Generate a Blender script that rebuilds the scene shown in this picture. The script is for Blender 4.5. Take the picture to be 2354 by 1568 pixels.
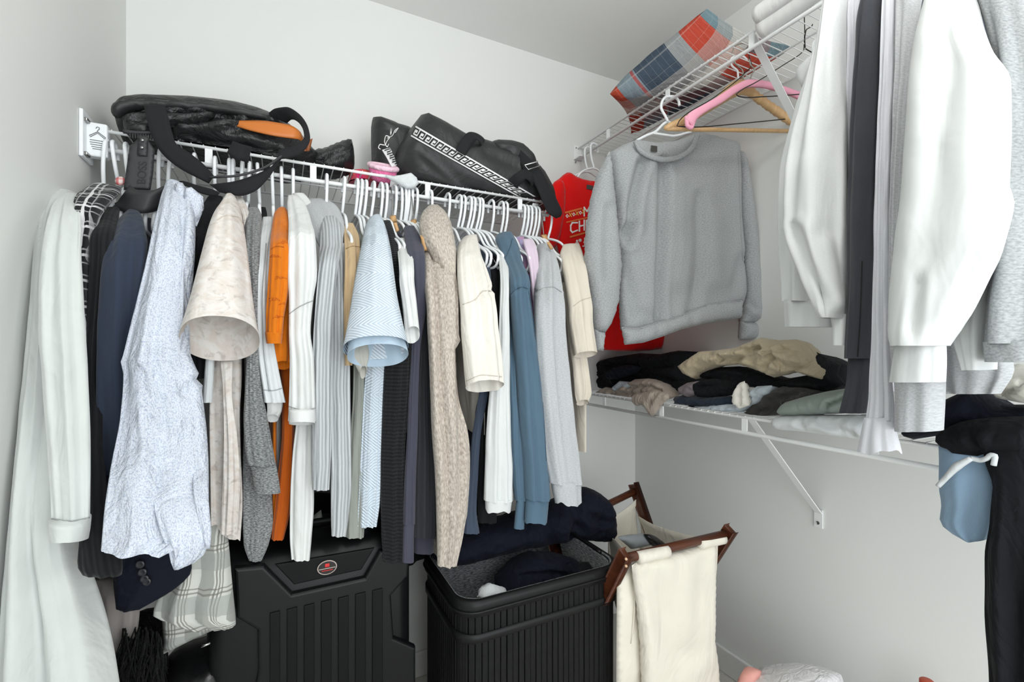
import bpy, bmesh, math, random
import numpy as np
from mathutils import Vector, Matrix, noise
from mathutils.geometry import delaunay_2d_cdt
from mathutils.bvhtree import BVHTree

for _o in list(bpy.data.objects):
    bpy.data.objects.remove(_o, do_unlink=True)
SC = bpy.context.scene
COL = SC.collection
PI = math.pi

# ------------------------------------------------------------------ camera
F, YAW, HY, CX = 1064.7, 0.4623, 799.24, 1177.0      # pixels of a 2354 x 1568 frame
SN, CS = math.sin(YAW), math.cos(YAW)
CAM = Vector((0, 0, 1.213))
cd = bpy.data.cameras.new('camera')
cam = bpy.data.objects.new('camera', cd); COL.objects.link(cam)
cam.location = CAM
cam.rotation_euler = (PI / 2, 0, -YAW)
cd.sensor_width = 36; cd.lens = 36 * F / 2354
cd.shift_y = (HY - 784) / 2354
cd.clip_start = 0.02
SC.camera = cam

# ------------------------------------------------------------------ world, light, exposure
XL, XR, YB, ZC, YF0 = -0.40, 1.4886, 1.69, 2.44, -1.15
w = bpy.data.worlds.new('world'); SC.world = w; w.use_nodes = True
w.node_tree.nodes['Background'].inputs[0].default_value = (0.90, 0.95, 1.0, 1)
w.node_tree.nodes['Background'].inputs[1].default_value = 0.6
SC.view_settings.view_transform = 'Standard'
SC.view_settings.look = 'None'
SC.view_settings.gamma = 1.0
SC.view_settings.exposure = 0.0
SC.view_settings.use_curve_mapping = False

def area_light(name, loc, rot, size, size_y, power, color):
    l = bpy.data.lights.new(name, 'AREA'); l.shape = 'RECTANGLE'
    l.size = size; l.size_y = size_y; l.energy = power; l.color = color
    o = bpy.data.objects.new(name, l); COL.objects.link(o)
    o.location = loc; o.rotation_euler = rot
    return o
# frontal fill added at the doorway behind camera, and the ceiling fitting's own light
area_light('doorway_fill', (0.55, YF0 - 0.06, 1.22), (PI / 2, 0, 0), 1.7, 2.1, 38, (0.94, 0.975, 1.0))
_pl = bpy.data.lights.new('ceiling_lamp_light', 'POINT'); _pl.energy = 12; _pl.shadow_soft_size = .13; _pl.color = (1.0, .985, .96)
_po = bpy.data.objects.new('ceiling_lamp_light', _pl); COL.objects.link(_po); _po.location = (.42, .05, 2.19)

# ------------------------------------------------------------------ picture <-> place
def ray(px, py):
    u = (px - CX) / F
    return Vector((SN + u * CS, CS - u * SN, (HY - py) / F))
def at(px, py, X=None, Y=None, Z=None, plane=None):
    d = ray(px, py)
    if X is not None: t = X / d.x
    elif Y is not None: t = Y / d.y
    elif Z is not None: t = (Z - CAM.z) / d.z
    else:
        p0, n = plane
        t = (Vector(p0) - CAM).dot(n) / d.dot(n)
    return CAM + d * t
def proj(p):
    x, y, z = p[0], p[1], p[2] - CAM.z
    fw = x * SN + y * CS; rt = x * CS - y * SN
    return CX + F * rt / fw, HY - F * z / fw

# ------------------------------------------------------------------ scene objects
def thing(name, label, cat, loc=(0, 0, 0), group=None):
    o = bpy.data.objects.new(name, None); COL.objects.link(o)
    o.location = loc; o.empty_display_size = 0.05
    o['label'] = label; o['category'] = cat
    if group: o['group'] = group
    return o
def tag(o, label, cat, group=None):
    o['label'] = label; o['category'] = cat
    if group: o['group'] = group
    return o
def struct(o):
    o['kind'] = 'structure'; return o
def wloc(o):
    v = Vector((0, 0, 0))
    while o is not None:
        v += o.location; o = o.parent
    return v
def mk(name, verts, faces, mat, parent=None, uv=None, smooth=True, loc=None):
    me = bpy.data.meshes.new(name)
    off = wloc(parent) if parent is not None else Vector((0, 0, 0))
    if loc is not None: off = off + Vector(loc)
    vs = [(v[0] - off.x, v[1] - off.y, v[2] - off.z) for v in verts]
    me.from_pydata(vs, [], faces)
    if uv is not None:
        l = me.uv_layers.new(name='UVMap')
        idx = np.zeros(len(me.loops), dtype=np.int32); me.loops.foreach_get('vertex_index', idx)
        a = np.asarray(uv, dtype=np.float32)
        if len(a) == len(verts): l.data.foreach_set('uv', a[idx].ravel())
    if smooth:
        me.polygons.foreach_set('use_smooth', [True] * len(me.polygons))
    me.materials.append(mat)
    me.update()
    o = bpy.data.objects.new(name, me); COL.objects.link(o)
    if loc is not None: o.location = loc
    if parent is not None: o.parent = parent
    return o
def base(o_or_pts):
    return o_or_pts

def catmull(ts, vals, tq):
    """smooth, overshoot-limited interpolation of rows of values"""
    ts = np.asarray(ts, float); vals = np.asarray(vals, float); tq = np.asarray(tq, float)
    if len(ts) < 3:
        return np.stack([np.interp(tq, ts, vals[:, i]) for i in range(vals.shape[1])], 1)
    h = np.diff(ts)[:, None]; d = np.diff(vals, axis=0) / h
    m = np.zeros_like(vals)
    m[0] = d[0]; m[-1] = d[-1]
    for i in range(1, len(ts) - 1):
        a, b = d[i - 1], d[i]
        m[i] = np.where(a * b > 0, 2 * a * b / np.where(np.abs(a + b) < 1e-12, 1, a + b), 0)
    k = np.clip(np.searchsorted(ts, tq, side='right') - 1, 0, len(ts) - 2)
    hh = (ts[k + 1] - ts[k])[:, None]; s = ((tq - ts[k])[:, None]) / hh
    return ((2 * s**3 - 3 * s**2 + 1) * vals[k] + (s**3 - 2 * s**2 + s) * hh * m[k]
            + (-2 * s**3 + 3 * s**2) * vals[k + 1] + (s**3 - s**2) * hh * m[k + 1])

def tube_mesh(pts, r, n=8, closed=False, caps=True, smooth_n=0):
    P = np.array([list(p) for p in pts], float)
    if smooth_n:
        t = np.r_[0, np.cumsum(np.linalg.norm(np.diff(P, axis=0), axis=1))]
        P = catmull(t, P, np.linspace(0, t[-1], smooth_n))
    m = len(P); rr = r if hasattr(r, '__len__') else [r] * m
    if hasattr(r, '__len__') and len(r) != m: rr = np.interp(np.linspace(0, 1, m), np.linspace(0, 1, len(r)), r)
    T = np.zeros_like(P)
    for i in range(m):
        a = P[(i - 1) % m] if (closed or i > 0) else P[i]
        b = P[(i + 1) % m] if (closed or i < m - 1) else P[i]
        T[i] = b - a
    T /= np.maximum(np.linalg.norm(T, axis=1)[:, None], 1e-9)
    up = np.array([0, 0, 1.0]) if abs(T[0][2]) < .9 else np.array([1.0, 0, 0])
    N = np.cross(T[0], up); N /= np.linalg.norm(N)
    V = []
    for i in range(m):
        N = N - T[i] * np.dot(N, T[i]); N /= max(np.linalg.norm(N), 1e-9)
        B = np.cross(T[i], N)
        for k in range(n):
            a = 2 * PI * k / n
            V.append(P[i] + rr[i] * (math.cos(a) * N + math.sin(a) * B))
    Fc = []
    mm = m if closed else m - 1
    for i in range(mm):
        for k in range(n):
            a = i * n + k; b = i * n + (k + 1) % n
            c = ((i + 1) % m) * n + (k + 1) % n; d = ((i + 1) % m) * n + k
            Fc.append((a, d, c, b))
    if caps and not closed:
        Fc.append(tuple(range(n))); Fc.append(tuple(range((m - 1) * n, m * n))[::-1])
    return V, Fc
def tube(name, pts, r, mat, parent=None, n=8, closed=False, smooth_n=0):
    V, Fc = tube_mesh(pts, r, n, closed, True, smooth_n)
    return mk(name, V, Fc, mat, parent)

def box_mesh(x0, x1, y0, y1, z0, z1, bevel=0.0, seg=2):
    bm = bmesh.new()
    bmesh.ops.create_cube(bm, size=1)
    for v in bm.verts:
        v.co = Vector((x0 + (v.co.x + .5) * (x1 - x0), y0 + (v.co.y + .5) * (y1 - y0), z0 + (v.co.z + .5) * (z1 - z0)))
    if bevel:
        bmesh.ops.bevel(bm, geom=bm.edges[:], offset=bevel, segments=seg, affect='EDGES', profile=.5)
    bm.verts.ensure_lookup_table()
    V = [v.co.copy() for v in bm.verts]; Fc = [tuple(v.index for v in f.verts) for f in bm.faces]
    bm.free(); return V, Fc
def box(name, x0, x1, y0, y1, z0, z1, mat, parent=None, bevel=0.0, smooth=False):
    V, Fc = box_mesh(x0, x1, y0, y1, z0, z1, bevel)
    return mk(name, V, Fc, mat, parent, smooth=smooth)

def band(name, A, B, th, mat, parent=None, n=40, sub=5, bow=0.0):
    """a strap: surface between two edge paths, with thickness"""
    A = np.array([list(p) for p in A], float); B = np.array([list(p) for p in B], float)
    M = (A + B) / 2
    t = np.r_[0, np.cumsum(np.linalg.norm(np.diff(M, axis=0), axis=1))]
    tq = np.linspace(0, t[-1], n)
    A = catmull(t, A, tq); B = catmull(t, B, tq); M = (A + B) / 2
    T = np.gradient(M, axis=0); T /= np.linalg.norm(T, axis=1)[:, None]
    W = B - A; N = np.cross(T, W); N /= np.maximum(np.linalg.norm(N, axis=1)[:, None], 1e-9)
    V = []; uv = []
    for side in (1, -1):
        for i in range(n):
            for j in range(sub):
                s = j / (sub - 1)
                p = A[i] + W[i] * s + N[i] * (side * th / 2 + bow * (1 - (2 * s - 1)**2))
                V.append(p); uv.append((s * np.linalg.norm(W[i]), tq[i]))
    Fc = []; o = n * sub
    for i in range(n - 1):
        for j in range(sub - 1):
            a = i * sub + j
            Fc.append((a, a + 1, a + sub + 1, a + sub)); Fc.append((o + a, o + a + sub, o + a + sub + 1, o + a + 1))
        a = i * sub; Fc.append((a, a + sub, o + a + sub, o + a))
        a = i * sub + sub - 1; Fc.append((a, o + a, o + a + sub, a + sub))
    for j in range(sub - 1):
        Fc.append((j, o + j, o + j + 1, j + 1)); a = (n - 1) * sub + j; Fc.append((a, a + 1, o + a + 1, o + a))
    return mk(name, V, Fc, mat, parent, uv)

# ------------------------------------------------------------------ cloth builders
def parse(rows):
    out = []
    for tok in rows.split():
        dep = None; pl = None
        if '/' in tok: tok, dep = tok.split('/'); dep = float(dep)
        if '@' in tok: tok, pl = tok.split('@'); pl = float(pl)
        y, r = tok.split(':'); a, b = r.split(',')
        out.append([float(y), float(a), float(b), pl, dep])
    return out
def dist_poly(px, py, line):
    d = np.full(px.shape, 1e9)
    for (x0, y0), (x1, y1) in zip(line[:-1], line[1:]):
        dx, dy = x1 - x0, y1 - y0; L = dx * dx + dy * dy + 1e-9
        t = np.clip(((px - x0) * dx + (py - y0) * dy) / L, 0, 1)
        d = np.minimum(d, np.hypot(px - x0 - t * dx, py - y0 - t * dy))
    return d
def projn(V):
    fw = V[:, 0] * SN + V[:, 1] * CS; rt = V[:, 0] * CS - V[:, 1] * SN
    return CX + F * rt / fw, HY - F * (V[:, 2] - CAM.z) / fw
def apply_creases(V, Nn, creases):
    px, py = projn(V)
    for line, wpx, dep in creases:
        d = dist_poly(px, py, line) / (wpx * 1.15)
        V = V - Nn * (dep * 1.3 * (np.exp(-d**2) - .35 * np.exp(-(d - 2.0)**2)))[:, None]
    return V

LAST = {}
def loft(name, rows, mat, parent=None, ax='B', front=1.13, top=1.33, drop=0.13, n=44, step=0.011, folds=4.0, amp=0.006,
         depth=None, tilt=0.0, seed=0, sq=2.2, cap_top=True, cap_bot=False, creases=(), wave=0.0, wr=0.0025, flat_top=False):
    """a hanging tube of cloth (sleeve, trouser leg): rows 'y:left,right' give its edges level by level"""
    R = parse(rows); L3 = []; R3 = []; Dp = []
    fall = 0; last = None
    for y, a, b, pl, dep in R:
        if pl is None:
            zc = at((a + b) / 2, y, Y=front).z if ax == 'B' else at((a + b) / 2, y, X=front).z
            if last is None: last = zc if len(L3) == 0 else zc + 9
            k = min(1.0, max(0.0, (last - zc) / drop)); k = k * k * (3 - 2 * k)
            pl = front if flat_top else top + (front - top) * k
        kw = {'Y': pl} if ax == 'B' else {'X': pl}
        l, r = at(a, y, **kw), at(b, y, **kw)
        L3.append(l); R3.append(r)
        hw = (r - l).length / 2
        Dp.append(dep if dep is not None else (depth if depth is not None else min(0.034, max(0.010, hw * 0.62))))
    L3 = np.array([list(p) for p in L3]); R3 = np.array([list(p) for p in R3])
    C = (L3 + R3) / 2
    t = np.r_[0, np.cumsum(np.maximum(np.linalg.norm(np.diff(C, axis=0), axis=1), 1e-4))]
    m = max(6, int(t[-1] / step))
    tq = np.linspace(0, t[-1], m)
    allv = catmull(t, np.c_[L3, R3, np.array(Dp)], tq)
    rnd = random.Random(seed * 7919 + len(name))
    ph = [rnd.uniform(0, 6.28) for _ in range(8)]
    V = np.zeros((m, n, 3)); UV = np.zeros((m, n, 2)); Nn = np.zeros((m, n, 3))
    th = np.arange(n) * 2 * PI / n
    ct, st = np.cos(th), np.sin(th)
    cx = np.sign(ct) * np.abs(ct)**(2 / sq); sy = np.sign(st) * np.abs(st)**(2 / sq)
    for i in range(m):
        l, r, dp = allv[i, :3], allv[i, 3:6], allv[i, 6]
        c = (l + r) / 2; a = (r - l) / 2; hw = np.linalg.norm(a) + 1e-9
        ah = a / hw
        b = np.cross(np.array([0, 0, 1.0]), ah)      # away from the camera for left->right edges
        b /= np.linalg.norm(b)
        v = tq[i]; k = min(1.0, v / 0.16)
        s = cx
        f = (math.sin(ph[6]) * .2 + np.cos(folds * 1.5 * s + ph[0] + v * 2.2) * .5 + np.cos(folds * 2.6 * s + ph[1] - v * 3.1) * .35
             + np.cos(folds * 4.1 * s + ph[2] + 1.5 * math.sin(v * 7 + ph[3])) * .22)
        f2 = np.cos(folds * 1.7 * s + ph[4] + v * 1.7) * .6 + np.cos(folds * 3 * s + ph[5]) * .3
        q1 = folds * 1.15 * s + ph[3] + v * .9 + .5 * math.sin(v * 5 + ph[5])
        q2 = folds * 2.1 * s + ph[2] - v * 1.6
        sharp = (1 - np.abs(np.sin(q1))**.55) * (.55 + .45 * math.sin(v * 4.5 + ph[1])) + .6 * (1 - np.abs(np.sin(q2))**.5) * (.5 + .5 * math.sin(v * 6.5 + ph[0]))
        f = f + 1.5 * sharp
        am = min(amp, hw * 0.28) * (.25 + .75 * k)
        bo = dp * sy + am * np.where(sy < 0, f, f2) * np.minimum(1, np.abs(sy) * 1.6)
        aw = hw * cx
        # horizontal creases
        nz = np.array([noise.noise((s[j] * 1.7 + seed * 3.1, v * 16 + sy[j] * .6, seed * 1.7)) for j in range(n)]) * wr * k
        bo = bo + nz * np.sign(sy + 1e-6) * -1
        Pz = np.zeros(n)
        if tilt:
            kk = max(0.0, (v / t[-1] - .45) / .55); Pz = -tilt * kk**1.6 * sy
        if wave and i == m - 1: pass
        if wave:
            kk = max(0.0, (v / t[-1] - .8) / .2)
            Pz = Pz + wave * kk * (np.cos(3 * th + ph[7]) + .6 * np.cos(7 * th + ph[2]))
        V[i] = c + ah * aw[:, None] + b * bo[:, None]; V[i, :, 2] += Pz
        nn = ah * (cx / max(hw, 1e-3))[:, None] + b * (sy / max(dp, 1e-3))[:, None]
        Nn[i] = nn / np.maximum(np.linalg.norm(nn, axis=1)[:, None], 1e-9)
        UV[i, :, 0] = s * hw + (sy > 0) * .37; UV[i, :, 1] = -v
    LAST['z'] = C[:, 2].copy(); ia = 1 if ax == 'B' else 0
    LAST['p'] = C[:, ia].copy() + np.array(Dp)
    V = V.reshape(-1, 3); UV = UV.reshape(-1, 2); Nn = Nn.reshape(-1, 3)
    if creases: V = apply_creases(V, Nn, creases)
    V = list(map(tuple, V)); UV = list(map(tuple, UV))
    Fc = []
    for i in range(m - 1):
        for k in range(n):
            a = i * n + k; b = i * n + (k + 1) % n
            Fc.append((a, b, b + n, a + n))
    if cap_top: Fc.append(tuple(range(n))[::-1])
    if cap_bot: Fc.append(tuple(range((m - 1) * n, m * n)))
    return mk(name, V, Fc, mat, parent, UV)

def slab(name, path, hem, mat, parent, ax='B', front=1.13, thick=0.012, half=0.155, ctr=None, seed=0, neck=0.05):
    """body of a garment hanging edge-on behind its near sleeve; path = parsed rows of that sleeve"""
    ctr = ctr if ctr is not None else (front + .235 if ax == 'B' else front + .21)
    fr = ctr - half
    kw = (lambda v: {'Y': v}) if ax == 'B' else (lambda v: {'X': v})
    y0 = path[0][0]
    ztop = at((path[0][1] + path[0][2]) / 2, y0, **kw(ctr - .04)).z - .012
    Z = []; Q = []
    for y, a, b, pl, dep in path:
        p = at((a + b) / 2, y, **kw(fr)); Z.append(p.z); Q.append(p.x if ax == 'B' else p.y)
    zb = at((path[-1][1] + path[-1][2]) / 2, hem, **kw(fr)).z
    o = np.argsort(Z); Z = np.array(Z)[o]; Q = np.array(Q)[o]
    zs = np.linspace(ztop, zb, max(12, int((ztop - zb) / .02)))
    n = 40; th = np.arange(n) * 2 * PI / n; V = []; UV = []
    rnd = random.Random(seed + 5); ph = [rnd.uniform(0, 6.28) for _ in range(4)]
    for i, z in enumerate(zs):
        q = np.interp(z, Z, Q); d = ztop - z
        k = min(1, d / .11); hw = neck * .6 + (half - neck * .6) * (k ** .8)
        if LAST:
            o2 = np.argsort(LAST['z']); lim = np.interp(z, LAST['z'][o2], LAST['p'][o2])
            hw = max(.02, min(hw, ctr - lim - .006))
        tk = thick * (.5 + .5 * min(1, d / .1)) * (1 + .25 * min(1, d / .5))
        for j in range(n):
            c, s = math.cos(th[j]), math.sin(th[j])
            c = math.copysign(abs(c)**.85, c)
            f = 1 + .35 * math.cos(9 * c + ph[0] + z * 3) * min(1, d * 3)
            A = ctr + hw * c; Bq = q + tk * s * f
            V.append((Bq, A, z) if ax == 'B' else (A, Bq, z)); UV.append((hw * c, z))
    Fc = []
    m = len(zs)
    for i in range(m - 1):
        for k in range(n):
            a = i * n + k; b = i * n + (k + 1) % n
            Fc.append((a, a + n, b + n, b) if ax == 'B' else (a, b, b + n, a + n))
    Fc.append(tuple(range(n)))
    return mk(name, V, Fc, mat, parent, UV)

def chaikin(P, it):
    for _ in range(it):
        Q = []
        for i in range(len(P)):
            a, b = P[i], P[(i + 1) % len(P)]
            Q.append((a[0] * .75 + b[0] * .25, a[1] * .75 + b[1] * .25)); Q.append((a[0] * .25 + b[0] * .75, a[1] * .25 + b[1] * .75))
        P = Q
    return P
def puff_mesh(poly, plane, th, R=None, back=1.0, res=0.012, wr=0.003, ws=16.0, creases=(), clampz=None, seed=0, rnd=1, pwr=2.0, edge=0.003, ridge=False, rs=None):
    """a stuffed or folded cloth body: outline in a plane, its own thickness on both sides"""
    p0, n = Vector(plane[0]), Vector(plane[1]).normalized()
    if n.dot(CAM - p0) < 0: n = -n
    e1 = Vector((0, 0, 1)).cross(n).normalized(); e2 = n.cross(e1)
    if rnd: poly = chaikin(poly, rnd)
    pts = [at(x, y, plane=(p0, n)) - p0 for x, y in poly]
    P = [(p.dot(e1), p.dot(e2)) for p in pts]
    B = []
    for i in range(len(P)):
        a, b = P[i], P[(i + 1) % len(P)]
        L = math.hypot(b[0] - a[0], b[1] - a[1]); k = max(1, int(L / res))
        for j in range(k): B.append((a[0] + (b[0] - a[0]) * j / k, a[1] + (b[1] - a[1]) * j / k))
    Ba = np.array(B)
    x0, y0 = Ba.min(0); x1, y1 = Ba.max(0)
    gx = np.arange(x0, x1, res); gy = np.arange(y0, y1, res * .87)
    G = np.array([(x + (res / 2 if j % 2 else 0), y) for j, y in enumerate(gy) for x in gx])
    nx = np.roll(Ba, -1, 0)
    inside = np.zeros(len(G), bool)
    for a, b in zip(Ba, nx):
        c = ((a[1] > G[:, 1]) != (b[1] > G[:, 1]))
        with np.errstate(divide='ignore', invalid='ignore'):
            xi = (b[0] - a[0]) * (G[:, 1] - a[1]) / (b[1] - a[1] + 1e-15) + a[0]
        inside ^= c & (G[:, 0] < xi)
    loop = [tuple(q) for q in Ba] + [tuple(Ba[0])]
    dd = dist_poly(G[:, 0], G[:, 1], loop)
    G = G[inside & (dd > res * .45)]
    vin = [Vector(q) for q in B] + [Vector(q) for q in G]
    nb = len(B)
    r = delaunay_2d_cdt(vin, [(i, (i + 1) % nb) for i in range(nb)], [], 1, 1e-6)
    W = np.array([list(v)[:2] for v in r[0]]); T = [tuple(f) for f in r[2]]
    d = dist_poly(W[:, 0], W[:, 1], loop)
    if R is None: R = max(.01, min(.10, d.max()))
    s = np.clip(d / R, 0, 1)
    h = np.maximum(1 - (1 - s)**pwr, 0)**(1 / 2.0) * th
    N0 = np.array(list(n)); E1 = np.array(list(e1)); E2 = np.array(list(e2)); O = np.array(list(p0))
    base_ = O + W[:, :1] * E1 + W[:, 1:] * E2
    wn = np.array([noise.noise((p[0] * ws + seed, p[1] * ws - seed, p[2] * ws)) + .5 * noise.noise((p[0] * ws * 2.3 + 9 + seed, p[1] * ws * 2.3, p[2] * ws * 2.3)) for p in base_])
    wn2 = np.array([noise.noise((p[0] * ws - 7 - seed, p[1] * ws + 3, p[2] * ws)) for p in base_])
    if ridge:
        k = rs or ws
        def rd(p, o):
            wv = noise.noise_vector((p[0] * k * .5 + o, p[1] * k * .5, p[2] * k * .5 - o))
            a_ = 1 - abs(noise.noise((p[0] * k * .6 + wv.x + seed + o, p[1] * k * .6 + wv.y, p[2] * k + wv.z))) * 3.2
            b_ = 1 - abs(noise.noise((p[0] * k * 1.5 + wv.y + seed, p[1] * k * 1.5 - o, p[2] * k * 2.1 + wv.x))) * 3.2
            return .65 * a_ + .35 * b_
        wn = np.array([rd(p, 0) for p in base_]); wn2 = np.array([rd(p, 5.5) for p in base_])
    env = np.clip(s * 2.5, 0, 1)
    fr = base_ + N0 * (h + wn * wr * env)[:, None]
    if creases: fr = apply_creases(fr, np.repeat(N0[None], len(fr), 0) * env[:, None], creases)
    bk = base_ - N0 * (h * back + wn2 * wr * env + edge * env)[:, None]
    onb = d < 1e-5
    m = len(W); V = [tuple(p) for p in fr]; idx = np.arange(m)
    bi = {}
    for i in range(m):
        if onb[i]: bi[i] = i
        else: bi[i] = len(V); V.append(tuple(bk[i]))
    UV = [tuple(q) for q in W] + [None] * (len(V) - m)
    for i in range(m):
        if bi[i] >= m: UV[bi[i]] = (W[i][0] + .013, W[i][1])
    Fc = []
    for a, b, c in T:
        q = (W[b][0] - W[a][0]) * (W[c][1] - W[a][1]) - (W[c][0] - W[a][0]) * (W[b][1] - W[a][1])
        if q < 0: b, c = c, b
        Fc.append((a, b, c))
        t2 = (bi[a], bi[c], bi[b])
        if len(set(t2)) == 3 and not (onb[a] and onb[b] and onb[c]): Fc.append(t2)
    if clampz is not None: V = [(x, y, max(z, clampz)) for x, y, z in V]
    return V, Fc, UV
def puff(name, poly, plane, th, mat, parent=None, **k):
    V, Fc, UV = puff_mesh(poly, plane, th, **k)
    return mk(name, V, Fc, mat, parent, UV)
def seam(parent, src, pts, mat, r=.0011, name='seam', n=26, off=.0006):
    b = bvh(src); P = np.array(pts, float)
    t = np.r_[0, np.cumsum(np.linalg.norm(np.diff(P, axis=0), axis=1))]; Q = catmull(t, P, np.linspace(0, t[-1], n))
    out = []
    for x, y in Q:
        d = ray(x, y).normalized(); h = b.ray_cast(CAM, d)
        if h[0] is not None: out.append(h[0] - d * off)
    if len(out) > 3: return tube(name, out, r, mat, src, n=5)
def part_of(root, nm):
    for c in root.children:
        if c.name.split('.')[0] == nm: return c
def PY(y): return ((0, y, 0), (0, -1, 0))
def PX(x): return ((x, 0, 0), (-1, 0, 0))
def bvh(o):
    off = wloc(o)
    return BVHTree.FromPolygons([tuple(v.co + off) for v in o.data.vertices], [tuple(p.vertices) for p in o.data.polygons])
def drape(b, px, py, off=0.002, dflt=1.36):
    d = ray(px, py).normalized()
    h = b.ray_cast(CAM, d)
    if h[0] is None: return at(px, py, Y=dflt) - d * off
    return h[0] - d * off
def lobj_text(name, txt, size, mat, parent, origin, right, up, extrude=0.0006, align='LEFT'):
    cu = bpy.data.curves.new(name, 'FONT'); cu.body = txt; cu.size = size; cu.extrude = extrude; cu.align_x = align
    to = bpy.data.objects.new(name + '_tmp', cu); COL.objects.link(to)
    dg = bpy.context.evaluated_depsgraph_get()
    me = bpy.data.meshes.new_from_object(to.evaluated_get(dg))
    bpy.data.objects.remove(to, do_unlink=True)
    r = Vector(right).normalized(); u = Vector(up).normalized(); nn = r.cross(u)
    V = [Vector(origin) + r * v.co.x + u * v.co.y + nn * v.co.z for v in me.vertices]
    Fc = [tuple(p.vertices) for p in me.polygons]
    bpy.data.meshes.remove(me)
    return mk(name, V, Fc, mat, parent, smooth=False)

# ------------------------------------------------------------------ materials
def lin(c):
    return tuple(((v / 255) / 12.92 if v / 255 <= .04045 else ((v / 255 + .055) / 1.055)**2.4) for v in c) + (1,)
class NT:
    def __init__(s, name, rough=.8, spec=.3):
        s.m = bpy.data.materials.new(name); s.m.use_nodes = True; s.t = s.m.node_tree
        s.b = s.t.nodes['Principled BSDF']; s.b.inputs['Roughness'].default_value = rough
        s.b.inputs['Specular IOR Level'].default_value = spec
        s._uv = None
    def n(s, typ, **k):
        o = s.t.nodes.new(typ)
        for a, v in k.items(): setattr(o, a, v)
        return o
    def l(s, a, b): s.t.links.new(a, b)
    def uv(s):
        if s._uv is None: s._uv = s.n('ShaderNodeTexCoord')
        return s._uv.outputs['UV']
    def ob(s):
        s.uv(); return s._uv.outputs['Object']
    def math(s, op, a, b=None, c=None):
        o = s.n('ShaderNodeMath', operation=op)
        for i, v in enumerate((a, b, c)):
            if v is None: continue
            if isinstance(v, (int, float)): o.inputs[i].default_value = v
            else: s.l(v, o.inputs[i])
        return o.outputs[0]
    def sep(s, v):
        o = s.n('ShaderNodeSeparateXYZ'); s.l(v, o.inputs[0]); return o.outputs
    def noise(s, vec, scale, detail=2, rough=.5, dist=0):
        o = s.n('ShaderNodeTexNoise'); s.l(vec, o.inputs['Vector'])
        o.inputs['Scale'].default_value = scale; o.inputs['Detail'].default_value = detail
        o.inputs['Roughness'].default_value = rough; o.inputs['Distortion'].default_value = dist
        return o.outputs['Fac']
    def scale(s, vec, x, y, z=1):
        o = s.n('ShaderNodeMapping'); s.l(vec, o.inputs[0]); o.inputs['Scale'].default_value = (x, y, z); return o.outputs[0]
    def ramp(s, fac, stops, interp='LINEAR'):
        o = s.n('ShaderNodeValToRGB'); o.color_ramp.interpolation = interp
        e = o.color_ramp.elements
        while len(e) > 1: e.remove(e[-1])
        e[0].position = stops[0][0]; e[0].color = stops[0][1]
        for p, c in stops[1:]:
            k = e.new(p); k.color = c
        s.l(fac, o.inputs[0]); return o.outputs[0]
    def mix(s, fac, a, b):
        o = s.n('ShaderNodeMix', data_type='RGBA')
        if isinstance(fac, (int, float)): o.inputs[0].default_value = fac
        else: s.l(fac, o.inputs[0])
        for i, v in ((6, a), (7, b)):
            if isinstance(v, tuple): o.inputs[i].default_value = v
            else: s.l(v, o.inputs[i])
        return o.outputs[2]
    def col(s, c):
        if isinstance(c, tuple): s.b.inputs['Base Color'].default_value = c
        else: s.l(c, s.b.inputs['Base Color'])
    def bump(s, hs):
        prev = None
        for h, st, ds in hs:
            o = s.n('ShaderNodeBump'); o.inputs['Strength'].default_value = st; o.inputs['Distance'].default_value = ds
            s.l(h, o.inputs['Height'])
            if prev is not None: s.l(prev, o.inputs['Normal'])
            prev = o.outputs[0]
        s.l(prev, s.b.inputs['Normal'])

def fabric(name, c, rough=.85, heather=0.0, c2=None, weave=1400, wrinkle=.35, wscale=9, sheen=.15, hs=(900, 260), spec=.15, var=.06):
    k = NT(name, rough, spec)
    k.b.inputs['Sheen Weight'].default_value = sheen
    k.b.inputs['Sheen Roughness'].default_value = .5
    base_ = lin(c)
    big = k.noise(k.ob(), 7, 3)
    v = tuple(x * (1 - var * 2) for x in base_[:3]) + (1,)
    c0 = k.mix(big, v, tuple(min(1, x * (1 + var)) for x in base_[:3]) + (1,))
    if heather:
        h = k.noise(k.scale(k.uv(), hs[0], hs[1]), 1.0, 3, .6)
        hr = k.ramp(h, [(.36, (0, 0, 0, 1)), (.64, (1, 1, 1, 1))])
        cc = lin(c2 if c2 else tuple(x * .62 for x in c))
        f = k.math('MULTIPLY', hr, heather)
        c0 = k.mix(f, c0, cc)
    k.col(c0)
    wv = k.noise(k.uv(), weave, 1)
    wk = k.noise(k.scale(k.ob(), 1, 1, .55), wscale, 3, .55, 1.4)
    k.bump([(wk, wrinkle, .03), (wv, .12, .0012)])
    return k.m
def ribbed(name, c, period=.006, dark=.6, rough=.85, axis=0, depth=.0015, heather=0, wrinkle=.2):
    k = NT(name, rough, .15); k.b.inputs['Sheen Weight'].default_value = .1
    u = k.sep(k.uv())[axis]
    if axis == 0:
        u = k.math('ADD', u, k.math('MULTIPLY', k.noise(k.uv(), 9, 1), .01))
    s = k.math('SINE', k.math('MULTIPLY', u, 2 * PI / period))
    f = k.math('MULTIPLY_ADD', s, .5, .5)
    b0 = lin(c); b1 = tuple(x * dark for x in b0[:3]) + (1,)
    cc = k.mix(f, b1, b0)
    if heather:
        h = k.noise(k.scale(k.uv(), 700, 900), 1.0, 2)
        cc = k.mix(k.math('MULTIPLY', h, heather), cc, b1)
    k.col(cc)
    wk = k.noise(k.ob(), 9, 3, .55, 1.2)
    k.bump([(wk, wrinkle, .03), (f, .7, depth)])
    return k.m
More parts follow.
